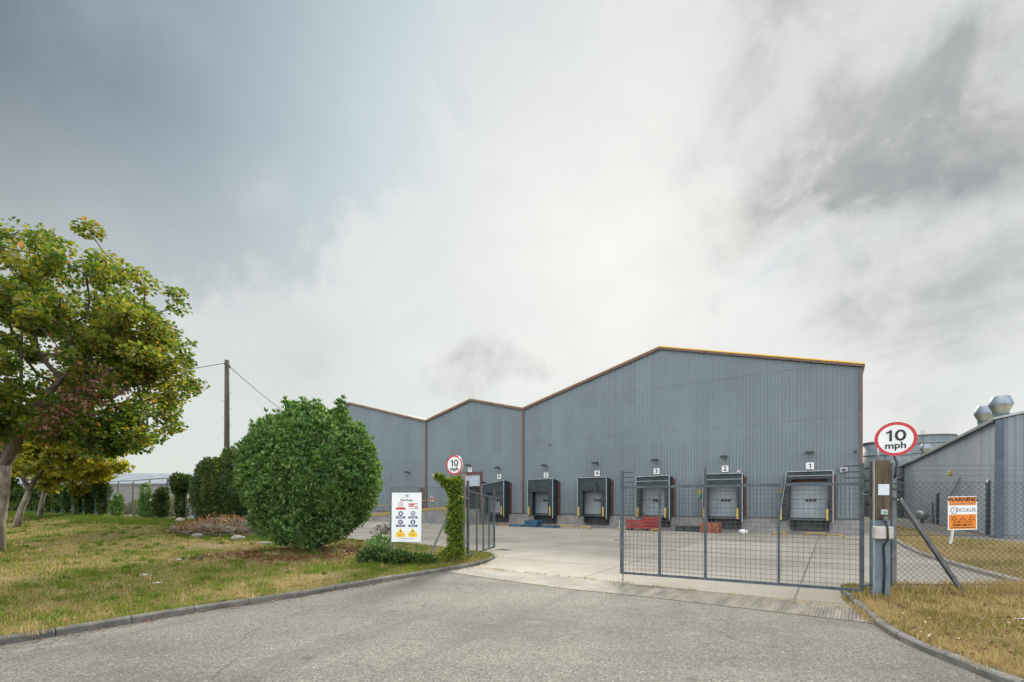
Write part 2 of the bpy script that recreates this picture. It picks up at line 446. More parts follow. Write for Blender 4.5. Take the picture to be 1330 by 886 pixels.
M['bark_mid'] = mat('branch_bark', (.085,.062,.055), (.17,.135,.12), 6, .9, stretch=(1,1,.5), bump=.4)
M['bark_dark'] = mat('dark_bark', (.07,.05,.038), (.13,.10,.08), 6, .9, stretch=(1,1,.4), bump=.5)
M['leaf_plane'] = leaf_mat('plane_leaves', [(0, (.04,.085,.024)), (.35, (.08,.145,.026)), (.72, (.155,.205,.034)), (.91, (.25,.23,.04)), (.97, (.36,.23,.04)), (1, (.36,.15,.05))], (.24,.22,.035), .52, .42)
M['leaf_yellow'] = leaf_mat('yellowing_leaves', [(0, (.12,.16,.02)), (.4, (.22,.235,.028)), (.8, (.36,.32,.04)), (1, (.42,.29,.04))], (.38,.33,.03), .4, .5)
M['leaf_bush'] = leaf_mat('laurel_leaves', [(0, (.030,.088,.034)), (.35, (.078,.18,.050)), (.7, (.155,.285,.082)), (.92, (.30,.42,.15)), (1, (.40,.42,.19))], (.17,.275,.065), .28, .9, .38)
M['leaf_ivy'] = leaf_mat('dark_ivy_leaves', [(0, (.018,.052,.022)), (.5, (.040,.092,.028)), (.85, (.10,.155,.036)), (1, (.20,.21,.045))], (.15,.18,.03), .35, .6, .4)
M['leaf_vine'] = leaf_mat('bright_vine_leaves', [(0, (.06,.12,.018)), (.5, (.12,.195,.024)), (.85, (.22,.27,.03)), (1, (.34,.32,.045))], (.20,.25,.03), .4, 1.2)
M['leaf_scrub'] = leaf_mat('dry_scrub_leaves', [(0, (.13,.13,.06)), (.5, (.22,.21,.11)), (.85, (.32,.28,.17)), (1, (.38,.34,.24))], (.17,.20,.07), .3, .4)
M['leaf_dead'] = leaf_mat('dead_leaves', [(0, (.10,.045,.025)), (.5, (.18,.08,.035)), (.85, (.27,.14,.06)), (1, (.34,.22,.11))], None, .2)
M['leaf_red'] = leaf_mat('withered_red_leaves', [(0, (.07,.025,.018)), (.6, (.13,.045,.028)), (1, (.20,.09,.04))], None, .25)
M['twig'] = mat('dry_twigs', (.16,.12,.085), (.30,.24,.18), 6, .9)
M['netting'] = mat('windbreak_netting', (.10,.20,.19), (.17,.29,.29), 2, .7)
M['netting_pale'] = mat('pale_netting', (.25,.33,.36), (.36,.43,.45), 2, .7)
M['brick'] = mat('orange_brick', (.34,.16,.09), (.46,.27,.17), 9, .9, fine=.4, finescale=30)
M['rubble'] = mat('pale_rubble', (.24,.215,.18), (.42,.385,.33), 5, .9, bump=.4)
M['soil'] = mat('dry_soil', (.10,.085,.055), (.18,.15,.10), 3, .95, bump=.8, bscale=14)
M['red_plastic'] = mat('red_plastic', (.24,.026,.022), (.33,.045,.035), 4, .5)
M['blue_plastic'] = mat('blue_paint', (.025,.085,.15), (.05,.13,.21), 6, .6)
M['pallet'] = mat('pallet_timber', (.22,.13,.075), (.34,.22,.13), 6, .9)
M['pallet_red'] = mat('red_brown_pallet', (.24,.085,.05), (.34,.14,.08), 6, .9)
M['iron'] = mat('cast_iron', (.05,.05,.05), (.09,.085,.08), 12, .7)
M['tank'] = mat('tank_steel', (.12,.15,.16), (.18,.21,.22), 1.0, .65)
M['cowl_metal'] = mat('cowl_metal', (.20,.245,.29), (.29,.335,.375), 3, .45, metal=.5)
M['cowl_warm'] = mat('cowl_underside', (.30,.29,.22), (.42,.40,.32), 3, .4, metal=.6)
M['blue_trim'] = mat('slate_blue_trim', (.055,.085,.115), (.075,.11,.145), 2, .5)
M['paper'] = mat('paper_notice', (.55,.60,.68), (.66,.70,.76), 5, .7)
M['shed_roof'] = mat('shed_roof_sheet', (.17,.20,.23), (.24,.27,.30), .7, .6)

# ------------------------------------------------------------------ camera, light, sky
cam = bpy.data.cameras.new('camera'); camo = bpy.data.objects.new('camera', cam); col.objects.link(camo)
cam.sensor_fit = 'HORIZONTAL'; cam.sensor_width = 36; cam.lens = 36*620/1330
cam.shift_y = 208/1330
cam.clip_end = 3000; cam.clip_start = .1
camo.location = (0, 0, 2.0); camo.rotation_euler = (R(90), 0, 0)
sc.camera = camo

SD = Vector((.218, 1, .534)).normalized()
el = math.asin(SD.z); az = math.atan2(SD.x, SD.y)
sun = bpy.data.lights.new('sun', 'SUN'); sun.energy = 2.7; sun.angle = R(12); sun.color = (1, .92, .78)
suno = bpy.data.objects.new('sun', sun); col.objects.link(suno)
suno.rotation_euler = (-SD).to_track_quat('-Z', 'Y').to_euler()

w = bpy.data.worlds.new('World'); sc.world = w; w.use_nodes = True
t = NT(w.node_tree); w.node_tree.nodes.clear()
wo = t.n('ShaderNodeOutputWorld'); bg = t.n('ShaderNodeBackground'); t.l(bg.outputs[0], wo.inputs[0])
sky = t.n('ShaderNodeTexSky', sky_type='NISHITA', sun_disc=False, sun_elevation=el, sun_rotation=az, dust_density=1.0, air_density=1.0, altitude=50)
D = t.vmath('NORMALIZE', t.n('ShaderNodeTexCoord').outputs['Generated'])
sx = t.n('ShaderNodeSeparateXYZ'); t.l(D, sx.inputs[0])
z = t.math('MAXIMUM', sx.outputs[2], 0.0)
den = t.math('ADD', z, .42)
pv = t.n('ShaderNodeCombineXYZ'); t.l(t.math('DIVIDE', sx.outputs[0], den), pv.inputs[0]); t.l(t.math('DIVIDE', sx.outputs[1], den), pv.inputs[1])
P = pv.outputs[0]
# streaks of cloud run away from the viewer, a little to the left
Pr = t.mapping(t.mapping(P, (1,1,1), (0, 0, R(62))), (.55, 1.0, 1))
wrp = t.n('ShaderNodeTexNoise'); t.l(D, wrp.inputs['Vector']); wrp.inputs['Scale'].default_value = 5.0; wrp.inputs['Detail'].default_value = 7; wrp.inputs['Roughness'].default_value = .6
wv_ = t.vmath('SUBTRACT', wrp.outputs['Color'], (.5,.5,.5))
nA = t.noise(Pr, 4.2, 9, .58, .5)
nB = t.noise(t.vmath('ADD', Pr, (7.3, 3.1, 0)), 2.6, 8, .58, .4)
nP = t.noise(D, 6.5, 9, .6, .35)
nC = t.noise(t.vmath('ADD', P, (3.3, 9.1, 0)), 2.0, 8, .55, .4)
n3 = t.noise(D, 3.0, 7, .6, .2)
Dw = t.vmath('NORMALIZE', t.vmath('ADD', D, t.vmath('SCALE', wv_, scale=.26)))
cw = t.vmath('DOT_PRODUCT', t.vmath('NORMALIZE', t.vmath('ADD', D, t.vmath('SCALE', wv_, scale=.045))), tuple(SD))
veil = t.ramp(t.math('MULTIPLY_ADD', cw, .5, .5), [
    (0.0, (1.2,1.23,1.27)), (.38, (1.1,1.14,1.18)), (.56, (.48,.53,.58)), (.72, (.090,.118,.142)), (.81, (.076,.103,.128)), (.862, (.122,.158,.190)), (.90, (.198,.238,.264)),  # sky behind the viewer brightened to add fill light
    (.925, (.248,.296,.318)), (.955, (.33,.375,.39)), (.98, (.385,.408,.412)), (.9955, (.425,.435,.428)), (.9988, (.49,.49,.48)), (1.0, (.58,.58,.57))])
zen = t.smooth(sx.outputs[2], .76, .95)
veil = t.mix(zen, veil, (1.8,1.8,1.76))  # unseen overhead sky brightened as added fill light
front = t.smooth(sx.outputs[1], -.1, .3)
hz = t.math('MINIMUM', t.math('MAXIMUM', t.math('MULTIPLY', t.math('SUBTRACT', .555, sx.outputs[2]), 2.35), 0.0), .92)
veil = t.mix(t.math('MULTIPLY', hz, front), veil, (.405,.425,.405))
def band(sock, a_, b_): return t.smooth(sock, a_, b_)
edge = t.math('ADD', sx.outputs[0], t.math('MULTIPLY', t.math('SUBTRACT', n3, .5), .55))
right = t.math('MULTIPLY', band(edge, -.10, .16), front)
left = t.math('MULTIPLY', t.math('SUBTRACT', 1.0, right), front)
lead = t.math('MULTIPLY_ADD', sx.outputs[2], -1.92, t.math('ADD', sx.outputs[0], 1.236))
lead = t.math('ADD', lead, t.math('MULTIPLY', t.math('SUBTRACT', t.math('MULTIPLY_ADD', nP, .55, t.math('MULTIPLY', n3, .45)), .5), 1.5))
sheetm = t.math('MULTIPLY', t.math('MULTIPLY', band(lead, -.02, .16), band(sx.outputs[2], .12, .30)), front)
veil = t.mix(t.math('MULTIPLY', sheetm, t.math('MULTIPLY_ADD', nC, .9, .05)), veil, (.445,.447,.435))
# right: white sheet, blue-grey openings, grey undersides
sheet_ = t.math('MULTIPLY', right, t.math('MULTIPLY_ADD', band(nB, .36, .56), .65, .2))
veil = t.mix(sheet_, veil, (.425,.43,.42))
far_r = t.math('MULTIPLY', band(t.math('ADD', sx.outputs[0], t.math('MULTIPLY', t.math('SUBTRACT', n3, .5), .5)), .18, .5), front)
grey = t.math('MULTIPLY', far_r, t.math('MULTIPLY', band(nA, .50, .72), band(sx.outputs[2], .05, .34)))
veil = t.mix(t.math('MULTIPLY', grey, .42), veil, (.22,.228,.232))
# puffs over the bright middle
c = t.vmath('DOT_PRODUCT', D, tuple(SD))
mid = t.math('MULTIPLY', t.smooth(c, .86, .96), front)
veil = t.mix(t.math('MULTIPLY', mid, t.math('MULTIPLY', band(nP, .46, .66), .20)), veil, (.36,.373,.375))
veil = t.mix(t.math('MULTIPLY', mid, t.math('MULTIPLY', band(nP, .52, .36), .30)), veil, (.47,.468,.45))
# a few blue openings
blue = t.math('MULTIPLY', far_r, band(nB, .42, .30))
veil = t.mix(t.math('MULTIPLY', blue, .6), veil, (.26,.335,.39))
# left: faint wisps
veil = t.mix(t.math('MULTIPLY', left, t.math('MULTIPLY', band(nC, .52, .74), .09)), veil, (.36,.375,.375))
def blob(px, py, k):
    d = Vector(((px-665)/620, 1, (651-py)/620)).normalized()
    return t.math('POWER', t.math('MAXIMUM', t.vmath('DOT_PRODUCT', Dw, tuple(d)), 0.0), k)
def blobs(lst):
    acc = None
    for px, py, k, s in lst:
        b_ = t.math('MULTIPLY', blob(px, py, k), s)
        acc = b_ if acc is None else t.math('ADD', acc, b_)
    return acc
dark = blobs([(1000,270,420,.45), (1030,230,420,.8), (1075,205,420,.75), (1130,190,420,.65), (1190,190,420,.45), (1240,165,340,.55), (1290,120,300,.7), (1325,80,300,.6), (1330,190,260,.45), (965,85,260,.25), (1020,60,300,.2), (1140,370,520,.30), (1195,350,520,.26), (1095,395,600,.22), (1260,375,340,.2), (1310,405,340,.2),
    (585,494,1700,.5), (612,470,1500,.55), (650,466,1700,.42), (688,468,2200,.35), (370,478,500,.22), (1215,545,900,.22), (60,20,60,.10)])
dark = t.math('SUBTRACT', 1.0, t.math('POWER', 2.718, t.math('MULTIPLY', dark, -1.15)))
nD = t.math('MULTIPLY_ADD', nA, .45, t.math('MULTIPLY', nP, .55))
dark = t.math('MULTIPLY', dark, t.math('MULTIPLY_ADD', t.smooth(nD, .34, .64), 1.35, .48))
veil = t.mix(t.math('MINIMUM', dark, .95), veil, t.mix(t.smooth(nP, .36, .64), (.275,.275,.266), (.178,.187,.189)))
light = blobs([(130,280,180,.22), (110,15,700,.14), (215,5,700,.12), (355,240,900,.25), (1180,60,250,.3), (1010,180,300,.2)])
veil = t.mix(t.math('MINIMUM', t.math('MULTIPLY', light, t.math('MULTIPLY_ADD', nC, 1.8, .1)), .8), veil, (.40,.41,.40))
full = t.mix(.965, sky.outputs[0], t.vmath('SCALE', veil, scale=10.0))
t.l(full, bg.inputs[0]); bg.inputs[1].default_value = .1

sc.view_settings.view_transform = 'Standard'; sc.view_settings.look = 'None'
sc.view_settings.exposure = 0.9; sc.view_settings.gamma = 1.0

# ------------------------------------------------------------------ ground surfaces
def sm(a, b, x):
    tt = np.clip((np.asarray(x, float)-a)/(b-a), 0, 1); return tt*tt*(3-2*tt)
def bumpf(x, y, a=1.0):
    return a*(.5*np.sin(x*.9+1.3*np.sin(y*.7)) + .3*np.sin(y*1.7+x*.6) + .2*np.sin(x*3.1-y*2.3))
def hl(x, y):
    x = np.asarray(x, float); y = np.asarray(y, float)
    ww = y + .64*(x+22)
    k = sm(0, 2.2, ww - (18.6 + .35*(x+5)))
    h = .10 + .62*sm(18, 33, ww)*sm(-8, -22, x)
    h += .12*np.exp(-((x+2.9)**2/1.6 + (y-14.9)**2/1.2))
    h += .10*np.exp(-((x+7.3)**2/7 + (y-17.2)**2/5))
    h += bumpf(x, y, .035)*sm(.3, 2.0, np.hypot(x+4.3, y-10.2))
    return h
def hr(x, y):
    return .10 + bumpf(np.asarray(x, float)*1.3, np.asarray(y, float)*1.3, .022) + .02

KL = [(-15,-4),(-11,1.2),(-8.3,5),(-7.11,6.63),(-6.71,7.13),(-5.99,8.16),(-5.27,9.12),(-4.46,9.95),(-3.81,10.93),(-2.17,13.2),(-1.43,14.2),(-1.05,14.9),(-.66,16.2),(-.61,17.2),(-.9,17.95)]
OL = [(-95,-5),(-92,35),(-80,66),(-66,61.2),(-56,54.8),(-46,48.4),(-38,43.2),(-31,38.8),(-25,34.9),(-17,29.8),(-11,26),(-7,23.4),(-4.5,21.5),(-3,20),(-1.6,18.6)]
KR = [(8.3,-5),(6.6,0),(5.75,3),(5.45,4.5),(5.36,5.32),(5.42,5.8),(5.44,6.29),(5.58,6.95),(5.80,7.55),(6.3,8.6),(6.85,9.78),(7.15,10.4)]
OR = [(30,-6),(30,0),(30,3),(30,5),(30,6),(28,7),(26,8),(22,9),(18,10),(14,10.9),(10,10.85),(7.4,10.75)]
def resample(pts, n):
    P_ = np.array(pts, float)
    # Catmull-Rom through the points, then even spacing
    out = []
    for i in range(len(P_)-1):
        p0 = P_[max(i-1,0)]; p1 = P_[i]; p2 = P_[i+1]; p3 = P_[min(i+2,len(P_)-1)]
        for s_ in np.linspace(0, 1, 12, endpoint=False):
            out.append(.5*((2*p1)+(-p0+p2)*s_+(2*p0-5*p1+4*p2-p3)*s_**2+(-p0+3*p1-3*p2+p3)*s_**3))
    out.append(P_[-1]); out = np.array(out)
    if n is None: return out
    d = np.r_[0, np.cumsum(np.hypot(*np.diff(out, axis=0).T))]
    q = np.linspace(0, d[-1], n)
    return np.c_[np.interp(q, d, out[:,0]), np.interp(q, d, out[:,1])]
def param(pts, n):      # n samples at even parameter
    P_ = resample(pts, None); i = np.linspace(0, len(P_)-1, n)
    return np.c_[np.interp(i, np.arange(len(P_)), P_[:,0]), np.interp(i, np.arange(len(P_)), P_[:,1])]

def inset(pts, d, side):
    P_ = np.asarray(pts); tg = np.gradient(P_, axis=0); tg /= np.linalg.norm(tg, axis=1)[:,None]
    return P_ + side*d*np.c_[-tg[:,1], tg[:,0]]

def verge(name, K, O, hfun, m, side, nk=170, nt=70, label=None):
    k = inset(param(K, nk), .10, side); o = param(O, nk)
    tt = np.linspace(0, 1, nt)**2.0
    G = k[:,None,:]*(1-tt)[None,:,None] + o[:,None,:]*tt[None,:,None]
    zz = hfun(G[...,0], G[...,1])
    V = np.concatenate([G, zz[...,None]], axis=2)
    skirt = V[:, -1:, :].copy(); skirt[...,2] = -.05
    fr = V[:, :1, :].copy(); fr[...,2] = -.05
    V = np.concatenate([fr, V, skirt], axis=1); n2_ = nt+2
    idx = np.arange(nk*n2_).reshape(nk, n2_)
    F = np.stack([idx[:-1,:-1], idx[1:,:-1], idx[1:,1:], idx[:-1,1:]], axis=-1).reshape(-1,4)
    if side > 0: F = F[:, ::-1]
    ob = np_mesh(name, V.reshape(-1,3), F, m, smooth=True)
    tag(ob, kind='structure')
    return G
GL = verge('grass_verge', KL, OL, hl, M['verge_l'], 1)
GR = verge('grass_verge', KR, OR, hr, M['verge_r'], -1)

def sheet(name, pts, z_, m, n=None):
    ob = MB().poly([(x, y, z_) for x, y in pts]).build(name, m)
    return tag(ob, kind='structure')
# one sheet to the horizon
g = MB(); g.disc((0, 200, -.06), (1,0,0), (0,1,0), 1500, n=64); tag(g.build('ground', M['land']), kind='structure')
sheet('road', [(-40,-30),(30,-30),(30,12),(-2,18),(-40,8)], 0.0, M['asphalt'])
B0 = [(-2.6,15.9),(-.99,14.25),(2.6,11.72),(5.47,9.62),(6.3,8.95),(7.4,8.2)]
F0 = [(-2.7,14.6),(-1.6,13.3),(1.0,11.05),(2.25,10.3),(3.9,9.2),(5.21,8.27),(6.4,7.45)]
# yard concrete: from the threshold to the buildings
sheet('concrete_yard', B0 + [(14,7.5),(34,3),(38,28),(60,70),(30,90),(-60,90),(-48,62),(-30,40),(-8,24)], .004, M['yard'])

# threshold: ribbed tamped concrete apron between road and yard
def threshold():
    b = MB(); bb = resample(B0, 150); ff = resample(F0, 150)
    b.add([(x, y, .010) for x, y in bb] + [(x, y, .008) for x, y in ff], [(i, 150+i, 151+i, i+1) for i in range(149)])
    o = b.build('threshold_apron', M['apron']); tag(o, kind='structure')
def apron_mat():
    m = bpy.data.materials.new('ribbed_apron'); t = NT(nodes(m))
    out = t.n('ShaderNodeOutputMaterial'); b = t.n('ShaderNodeBsdfPrincipled'); t.l(b.outputs[0], out.inputs[0])
    pos = t.n('ShaderNodeNewGeometry').outputs['Position']
    p = t.mapping(pos, (1,1,1), (0,0,R(36)))
    sx = t.n('ShaderNodeSeparateXYZ'); t.l(p, sx.inputs[0])
    wv = t.math('MULTIPLY_ADD', t.math('SINE', t.math('MULTIPLY', t.math('ADD', sx.outputs[0], t.math('MULTIPLY', t.noise(pos, 4, 2), .03)), 118)), .5, .5)
    sl = t.n('ShaderNodeSeparateXYZ'); t.l(pos, sl.inputs[0])
    side = t.smooth(t.math('ADD', sl.outputs[0], t.math('MULTIPLY', t.noise(pos, 1.2, 4), .6)), 2.5, 2.8)
    base = t.mix(t.smooth(t.noise(pos, 1.2, 5, .6), .35, .65), (.26,.24,.205), (.35,.325,.28))
    dk = t.mix(t.smooth(t.noise(t.mapping(p, (3,.5,1)), 1.6, 5, .6), .35, .65), (.15,.135,.115), (.26,.235,.20))
    c = t.mix(side, base, dk)
    c = t.mix(t.math('MULTIPLY_ADD', side, .25, .22), c, t.ramp(wv, [(0, .45), (1, 1.2)]), 'MULTIPLY')
    wn = t.noise(t.mapping(p, (14,.3,1)), 1.5, 4, .6)
    c = t.mix(t.math('MULTIPLY', side, .16), c, t.ramp(wn, [(.35, .6), (.65, 1.25)]), 'MULTIPLY')
    t.l(c, b.inputs['Base Color']); b.inputs['Roughness'].default_value = .85; b.inputs['Specular IOR Level'].default_value = .3
    bn = t.n('ShaderNodeBump'); bn.inputs['Strength'].default_value = .6; bn.inputs['Distance'].default_value = .02
    t.l(wv, bn.inputs['Height']); t.l(bn.outputs[0], b.inputs['Normal'])
    return m
M['apron'] = apron_mat()
threshold()

def kerb(name, pts, side, wdt=.13, h=.11, stone=.92, m=None):
    P_ = resample(pts, None); d = np.r_[0, np.cumsum(np.hypot(*np.diff(P_, axis=0).T))]
    b = MB(); n = max(1, int(d[-1]/stone)); L = d[-1]/n
    def at(s_): return Vector((np.interp(s_, d, P_[:,0]), np.interp(s_, d, P_[:,1]), 0))
    for i in range(n):
        a0, a1 = i*L+.007, (i+1)*L-.007
        jz = random.uniform(-.008, .008); jo = random.uniform(-.008, .008)
        qs = [at(a0+(a1-a0)*k/3) for k in range(4)]
        vs = []; 
        for k, q in enumerate(qs):
            tg = (at(min(a1, a0+(a1-a0)*k/3+.02)) - at(max(a0, a0+(a1-a0)*k/3-.02))).normalized()
            nn = Vector((-tg.y, tg.x, 0))*side
            prof = [(0,-.05),(.0,h-.03),(.022,h-.006),(.035,h),(wdt-.01,h),(wdt,h-.01),(wdt,-.05)]
            vs += [q + nn*(o_+jo) + Z*(zz+jz) for o_, zz in prof]
        np_ = 7; fs = []
        for k in range(3):
            for j in range(np_-1):
                f = (k*np_+j, (k+1)*np_+j, (k+1)*np_+j+1, k*np_+j+1)
                fs.append(f if side < 0 else f[::-1])
        fs += [tuple(range(np_)), tuple(range(3*np_, 4*np_))[::-1]]
        b.add(vs, fs)
    return tag(b.build(name, m or M['kerb']), kind='structure')
kerb('kerb', KL, 1)
kerb('kerb', KR, -1)
# second verge beyond the right-hand fence, with its own kerb and a path along the neighbouring building
K2 = [(9.0,6.0),(12.0,11.2),(13.6,14.7),(15.2,17.8),(17.4,21.3),(19.2,24.0),(22.5,29.2),(27,36)]
O2 = [(40,3),(30,14),(25.2,19.2),(22.9,20.9),(22.6,22.3),(22.9,25.0),(25.6,29.5),(29,35.5)]
def h2(x, y): return .12 + bumpf(np.asarray(x,float), np.asarray(y,float), .03)
G2 = verge('grass_verge', K2[1:], O2[1:], h2, M['verge_r'], -1, nk=80, nt=30)
kerb('kerb', K2[1:], -1, .16, .12, 1.6, M['concrete'])
sheet('path', [(40,3),(30,14),(25.0,19.0),(22.7,20.7),(22.4,22.3),(22.7,25.0),(25.4,29.5),(30,37),(48,66),(54,66),(30.5,28),(26.5,24.8),(38,16)], .03, M['path'])

# ------------------------------------------------------------------ grass
def pt_in(G, n, dens, hf):
    """n random points over the verge grid G, weighted by cell area x dens(x, y)"""
    a = G[:-1,:-1]; b = G[1:,:-1]; c_ = G[1:,1:]; d = G[:-1,1:]
    area = np.abs(np.cross(c_-a, d-b))*.5
    cen = (a+b+c_+d)/4
    wgt = (area*dens(cen[...,0], cen[...,1])).ravel(); wgt /= wgt.sum()
    k = rng.choice(len(wgt), n, p=wgt); i, j = np.unravel_index(k, area.shape)
    u, v = rng.random(n)[:,None], rng.random(n)[:,None]
    p = a[i,j]*(1-u)*(1-v) + b[i,j]*u*(1-v) + c_[i,j]*u*v + d[i,j]*(1-u)*v
    return np.c_[p, hf(p[:,0], p[:,1])]
def blades(P_, hmin, hmax, wid, lean=.5):
    n = len(P_); h = rng.uniform(hmin, hmax, n)*rng.uniform(.6, 1.0, n); a = rng.uniform(0, 2*np.pi, n)
    side = np.c_[np.cos(a), np.sin(a), np.zeros(n)]; w_ = (wid if np.ndim(wid) else np.full(n, wid))*rng.uniform(.6,1.3,n)
    b_ = rng.uniform(0, 2*np.pi, n); ln = rng.uniform(.1, lean, n)*h
    off = np.c_[np.cos(b_)*ln, np.sin(b_)*ln, h]
    mid = np.c_[np.cos(b_)*ln*.3, np.sin(b_)*ln*.3, h*.55]
    base = P_ - np.array([0,0,.01])
    V = np.stack([base-side*w_[:,None]/2, base+side*w_[:,None]/2, base+mid+side*w_[:,None]*.4, base+mid-side*w_[:,None]*.4, base+off], axis=1)
    q = np.arange(n)[:,None]*5
    F = np.concatenate([q+np.array([[0,1,2]]), q+np.array([[0,2,3]]), q+np.array([[3,2,4]])], axis=0)
    return V.reshape(-1,3), F
def vis(x, y):
    """denser where people walk past close, thin far off"""
    d = np.hypot(x, y); ok = (y > 4) & (np.abs(x) < 1.25*y+3)
    return ok/(np.maximum(d, 5)**1.75)
def grass(name, G, n, hf, m, h0, h1, dens=vis, wk=.0011):
    p = pt_in(G, n, dens, hf)
    d = np.hypot(p[:,0], p[:,1])
    V, F = blades(p, h0, h1, np.maximum(.006, d*wk))
    return tag(np_mesh(name, V, F, m), kind='stuff')
def bare(x, y):     # bald, trodden patches where hardly anything grows
    b = np.exp(-((x+7.2)**2/8 + (y-15.6)**2/3.0)) + .8*np.exp(-((x+11.5)**2/14 + (y-19)**2/2.0))
    nn = np.sin(x*1.3+2*np.sin(y*.9))*np.sin(y*1.1+1.7*np.sin(x*.7))
    return np.clip(1-1.2*b, .04, 1)*(.45+.55*(nn > -.45))
grass('grass', GL, 120000, hl, M['blade_l'], .035, .13, dens=lambda x, y: vis(x, y)*bare(x, y))
grass('grass', GR, 60000, hr, M['blade_r'], .035, .12)
grass('grass', G2, 22000, h2, M['blade_r'], .05, .16)
def lushd(x, y):
    ww = y + .64*(x+22)
    return ((np.abs(ww-(29.3+.6*np.sin(x*.5))) < 1.5)&(x < -11)&(y > 4)&(np.abs(x) < 1.2*y+3))*1.0 + .25*((ww > 31)&(ww < 33)&(x < -14))
p = pt_in(GL, 26000, lushd, hl); V, F = blades(p, .12, .34, .03); tag(np_mesh('weeds', V, F, M['lush']), kind='stuff')

def line_tufts(name, pts, n, spread, h0, h1, m, hf, wid=.012):
    P_ = resample(pts, 400); i = rng.integers(0, 400, n)
    # clump along the line
    cl = rng.random(60)*400; i = np.clip((cl[rng.integers(0, 60, n)] + rng.normal(0, 6, n)), 0, 399).astype(int)
    p = P_[i] + rng.normal(0, spread, (n,2))
    V, F = blades(np.c_[p, hf(p[:,0], p[:,1])], h0, h1, wid, .8)
    return tag(np_mesh(name, V, F, m), kind='stuff')
flat = lambda x, y: np.asarray(x)*0.0 + .008
line_tufts('weeds', B0[1:5], 900, .035, .03, .10, M['blade_r'], flat)
line_tufts('weeds', F0[1:6], 260, .02, .02, .06, M['blade_r'], flat)
line_tufts('weeds', [(7.4,9.75),(9.2,9.74),(11.5,9.74),(14,9.74)], 5200, .13, .10, .42, M['blade_r'], hr, .010)
line_tufts('weeds', [(6.9,9.2),(7.3,9.1),(7.7,9.5)], 1200, .12, .05, .22, M['blade_r'], hr)
line_tufts('weeds', [(-3.9,14.8),(-2.5,14.9),(-1.6,15.0),(-1.2,16.2)], 4200, .25, .10, .38, M['blade_l'], hl, .012)
line_tufts('weeds', [(26.1,25.1),(28,28.2),(33,35.5),(42,49)], 2600, .15, .2, .6, M['blade_r'], flat, .03)
line_tufts('weeds', [(7.05,9.95),(6.8,9.7),(6.35,8.75),(5.9,7.75)], 700, .05, .04, .14, M['blade_r'], flat)

kin = inset(resample(KL, 500)[60:480], .15, 1); kin2 = inset(resample(KR, 500)[150:470], .15, -1)
def along(P_, n, spread, h0, h1, m, hf, wid=.009):
    i = rng.integers(0, len(P_), n); cl_ = rng.integers(0, len(P_), 90); j = np.clip(cl_[rng.integers(0, 90, n)]+rng.normal(0, 4, n), 0, len(P_)-1).astype(int)
    i = np.where(rng.random(n) < .45, i, j); p = P_[i]+rng.normal(0, spread, (n,2))
    V, F = blades(np.c_[p, hf(p[:,0], p[:,1])], h0, h1, wid, 1.0); return tag(np_mesh('grass', V, F, m), kind='stuff')
along(kin, 7000, .05, .03, .13, M['blade_l'], hl); along(kin2, 4200, .05, .03, .12, M['blade_r'], hr)
# coarser clumps
def clumps(G, nc, per, hf, m, h0, h1, wid, r):
    c_ = pt_in(G, nc, vis, hf); k = np.repeat(np.arange(nc), per); p = c_[k,:2]+rng.normal(0, 1, (nc*per,2))*r*rng.uniform(.4,1.2,(nc,1))[k]
    V, F = blades(np.c_[p, hf(p[:,0], p[:,1])], h0, h1, np.maximum(wid, np.hypot(p[:,0], p[:,1])*.0011), .9); return tag(np_mesh('grass', V, F, m), kind='stuff')
clumps(GL, 420, 70, hl, M['lush'], .06, .20, .009, .10)
clumps(GL, 260, 50, hl, M['blade_r'], .06, .22, .008, .14)
clumps(GR, 160, 60, hr, M['blade_r'], .06, .22, .008, .10)
clumps(GR, 34, 60, hr, M['lush'], .04, .12, .010, .07)
# ------------------------------------------------------------------ foliage
def leaf_arrays(P_, axis, nrm, size, wr=.45, shape='oval'):
    """folded leaves: 6 points, two quads"""
    n = len(P_); a = axis/np.linalg.norm(axis, axis=1)[:,None]
    s = np.cross(a, nrm); s /= np.maximum(np.linalg.norm(s, axis=1), 1e-6)[:,None]; up = np.cross(s, a)
    L = (size if np.ndim(size) else np.full(n, size))[:,None]*rng.uniform(.7, 1.25, (n,1)); W = L*wr
    if shape == 'lobed': q = [(0,0),(.62,.28),(.40,.82),(0,1.0)]
    else: q = [(0,0),(.42,.30),(.36,.68),(0,1.0)]
    f = .22
    V = np.stack([P_, P_+a*L*q[1][1]-s*W*q[1][0]*2*.5+up*W*f, P_+a*L*q[2][1]-s*W*q[2][0]+up*W*f, P_+a*L, P_+a*L*q[2][1]+s*W*q[2][0]+up*W*f, P_+a*L*q[1][1]+s*W*q[1][0]+up*W*f], axis=1)
    k = np.arange(n)[:,None]*6
    F = np.concatenate([k+np.array([[0,3,2,1]]), k+np.array([[0,5,4,3]])], axis=0)
    return V.reshape(-1,3), F
def rdir(n):
    v = rng.normal(size=(n,3)); return v/np.linalg.norm(v, axis=1)[:,None]
def sinf(d, ph, k=1.0):
    return (np.sin(d[:,0]*4.1*k+ph)+np.sin(d[:,1]*5.3*k+ph*1.7)+np.sin(d[:,2]*4.7*k+ph*2.3)+.7*np.sin((d[:,0]+d[:,2])*9.1*k+ph)+.7*np.sin((d[:,1]-d[:,2])*8.3*k-ph))/4.4
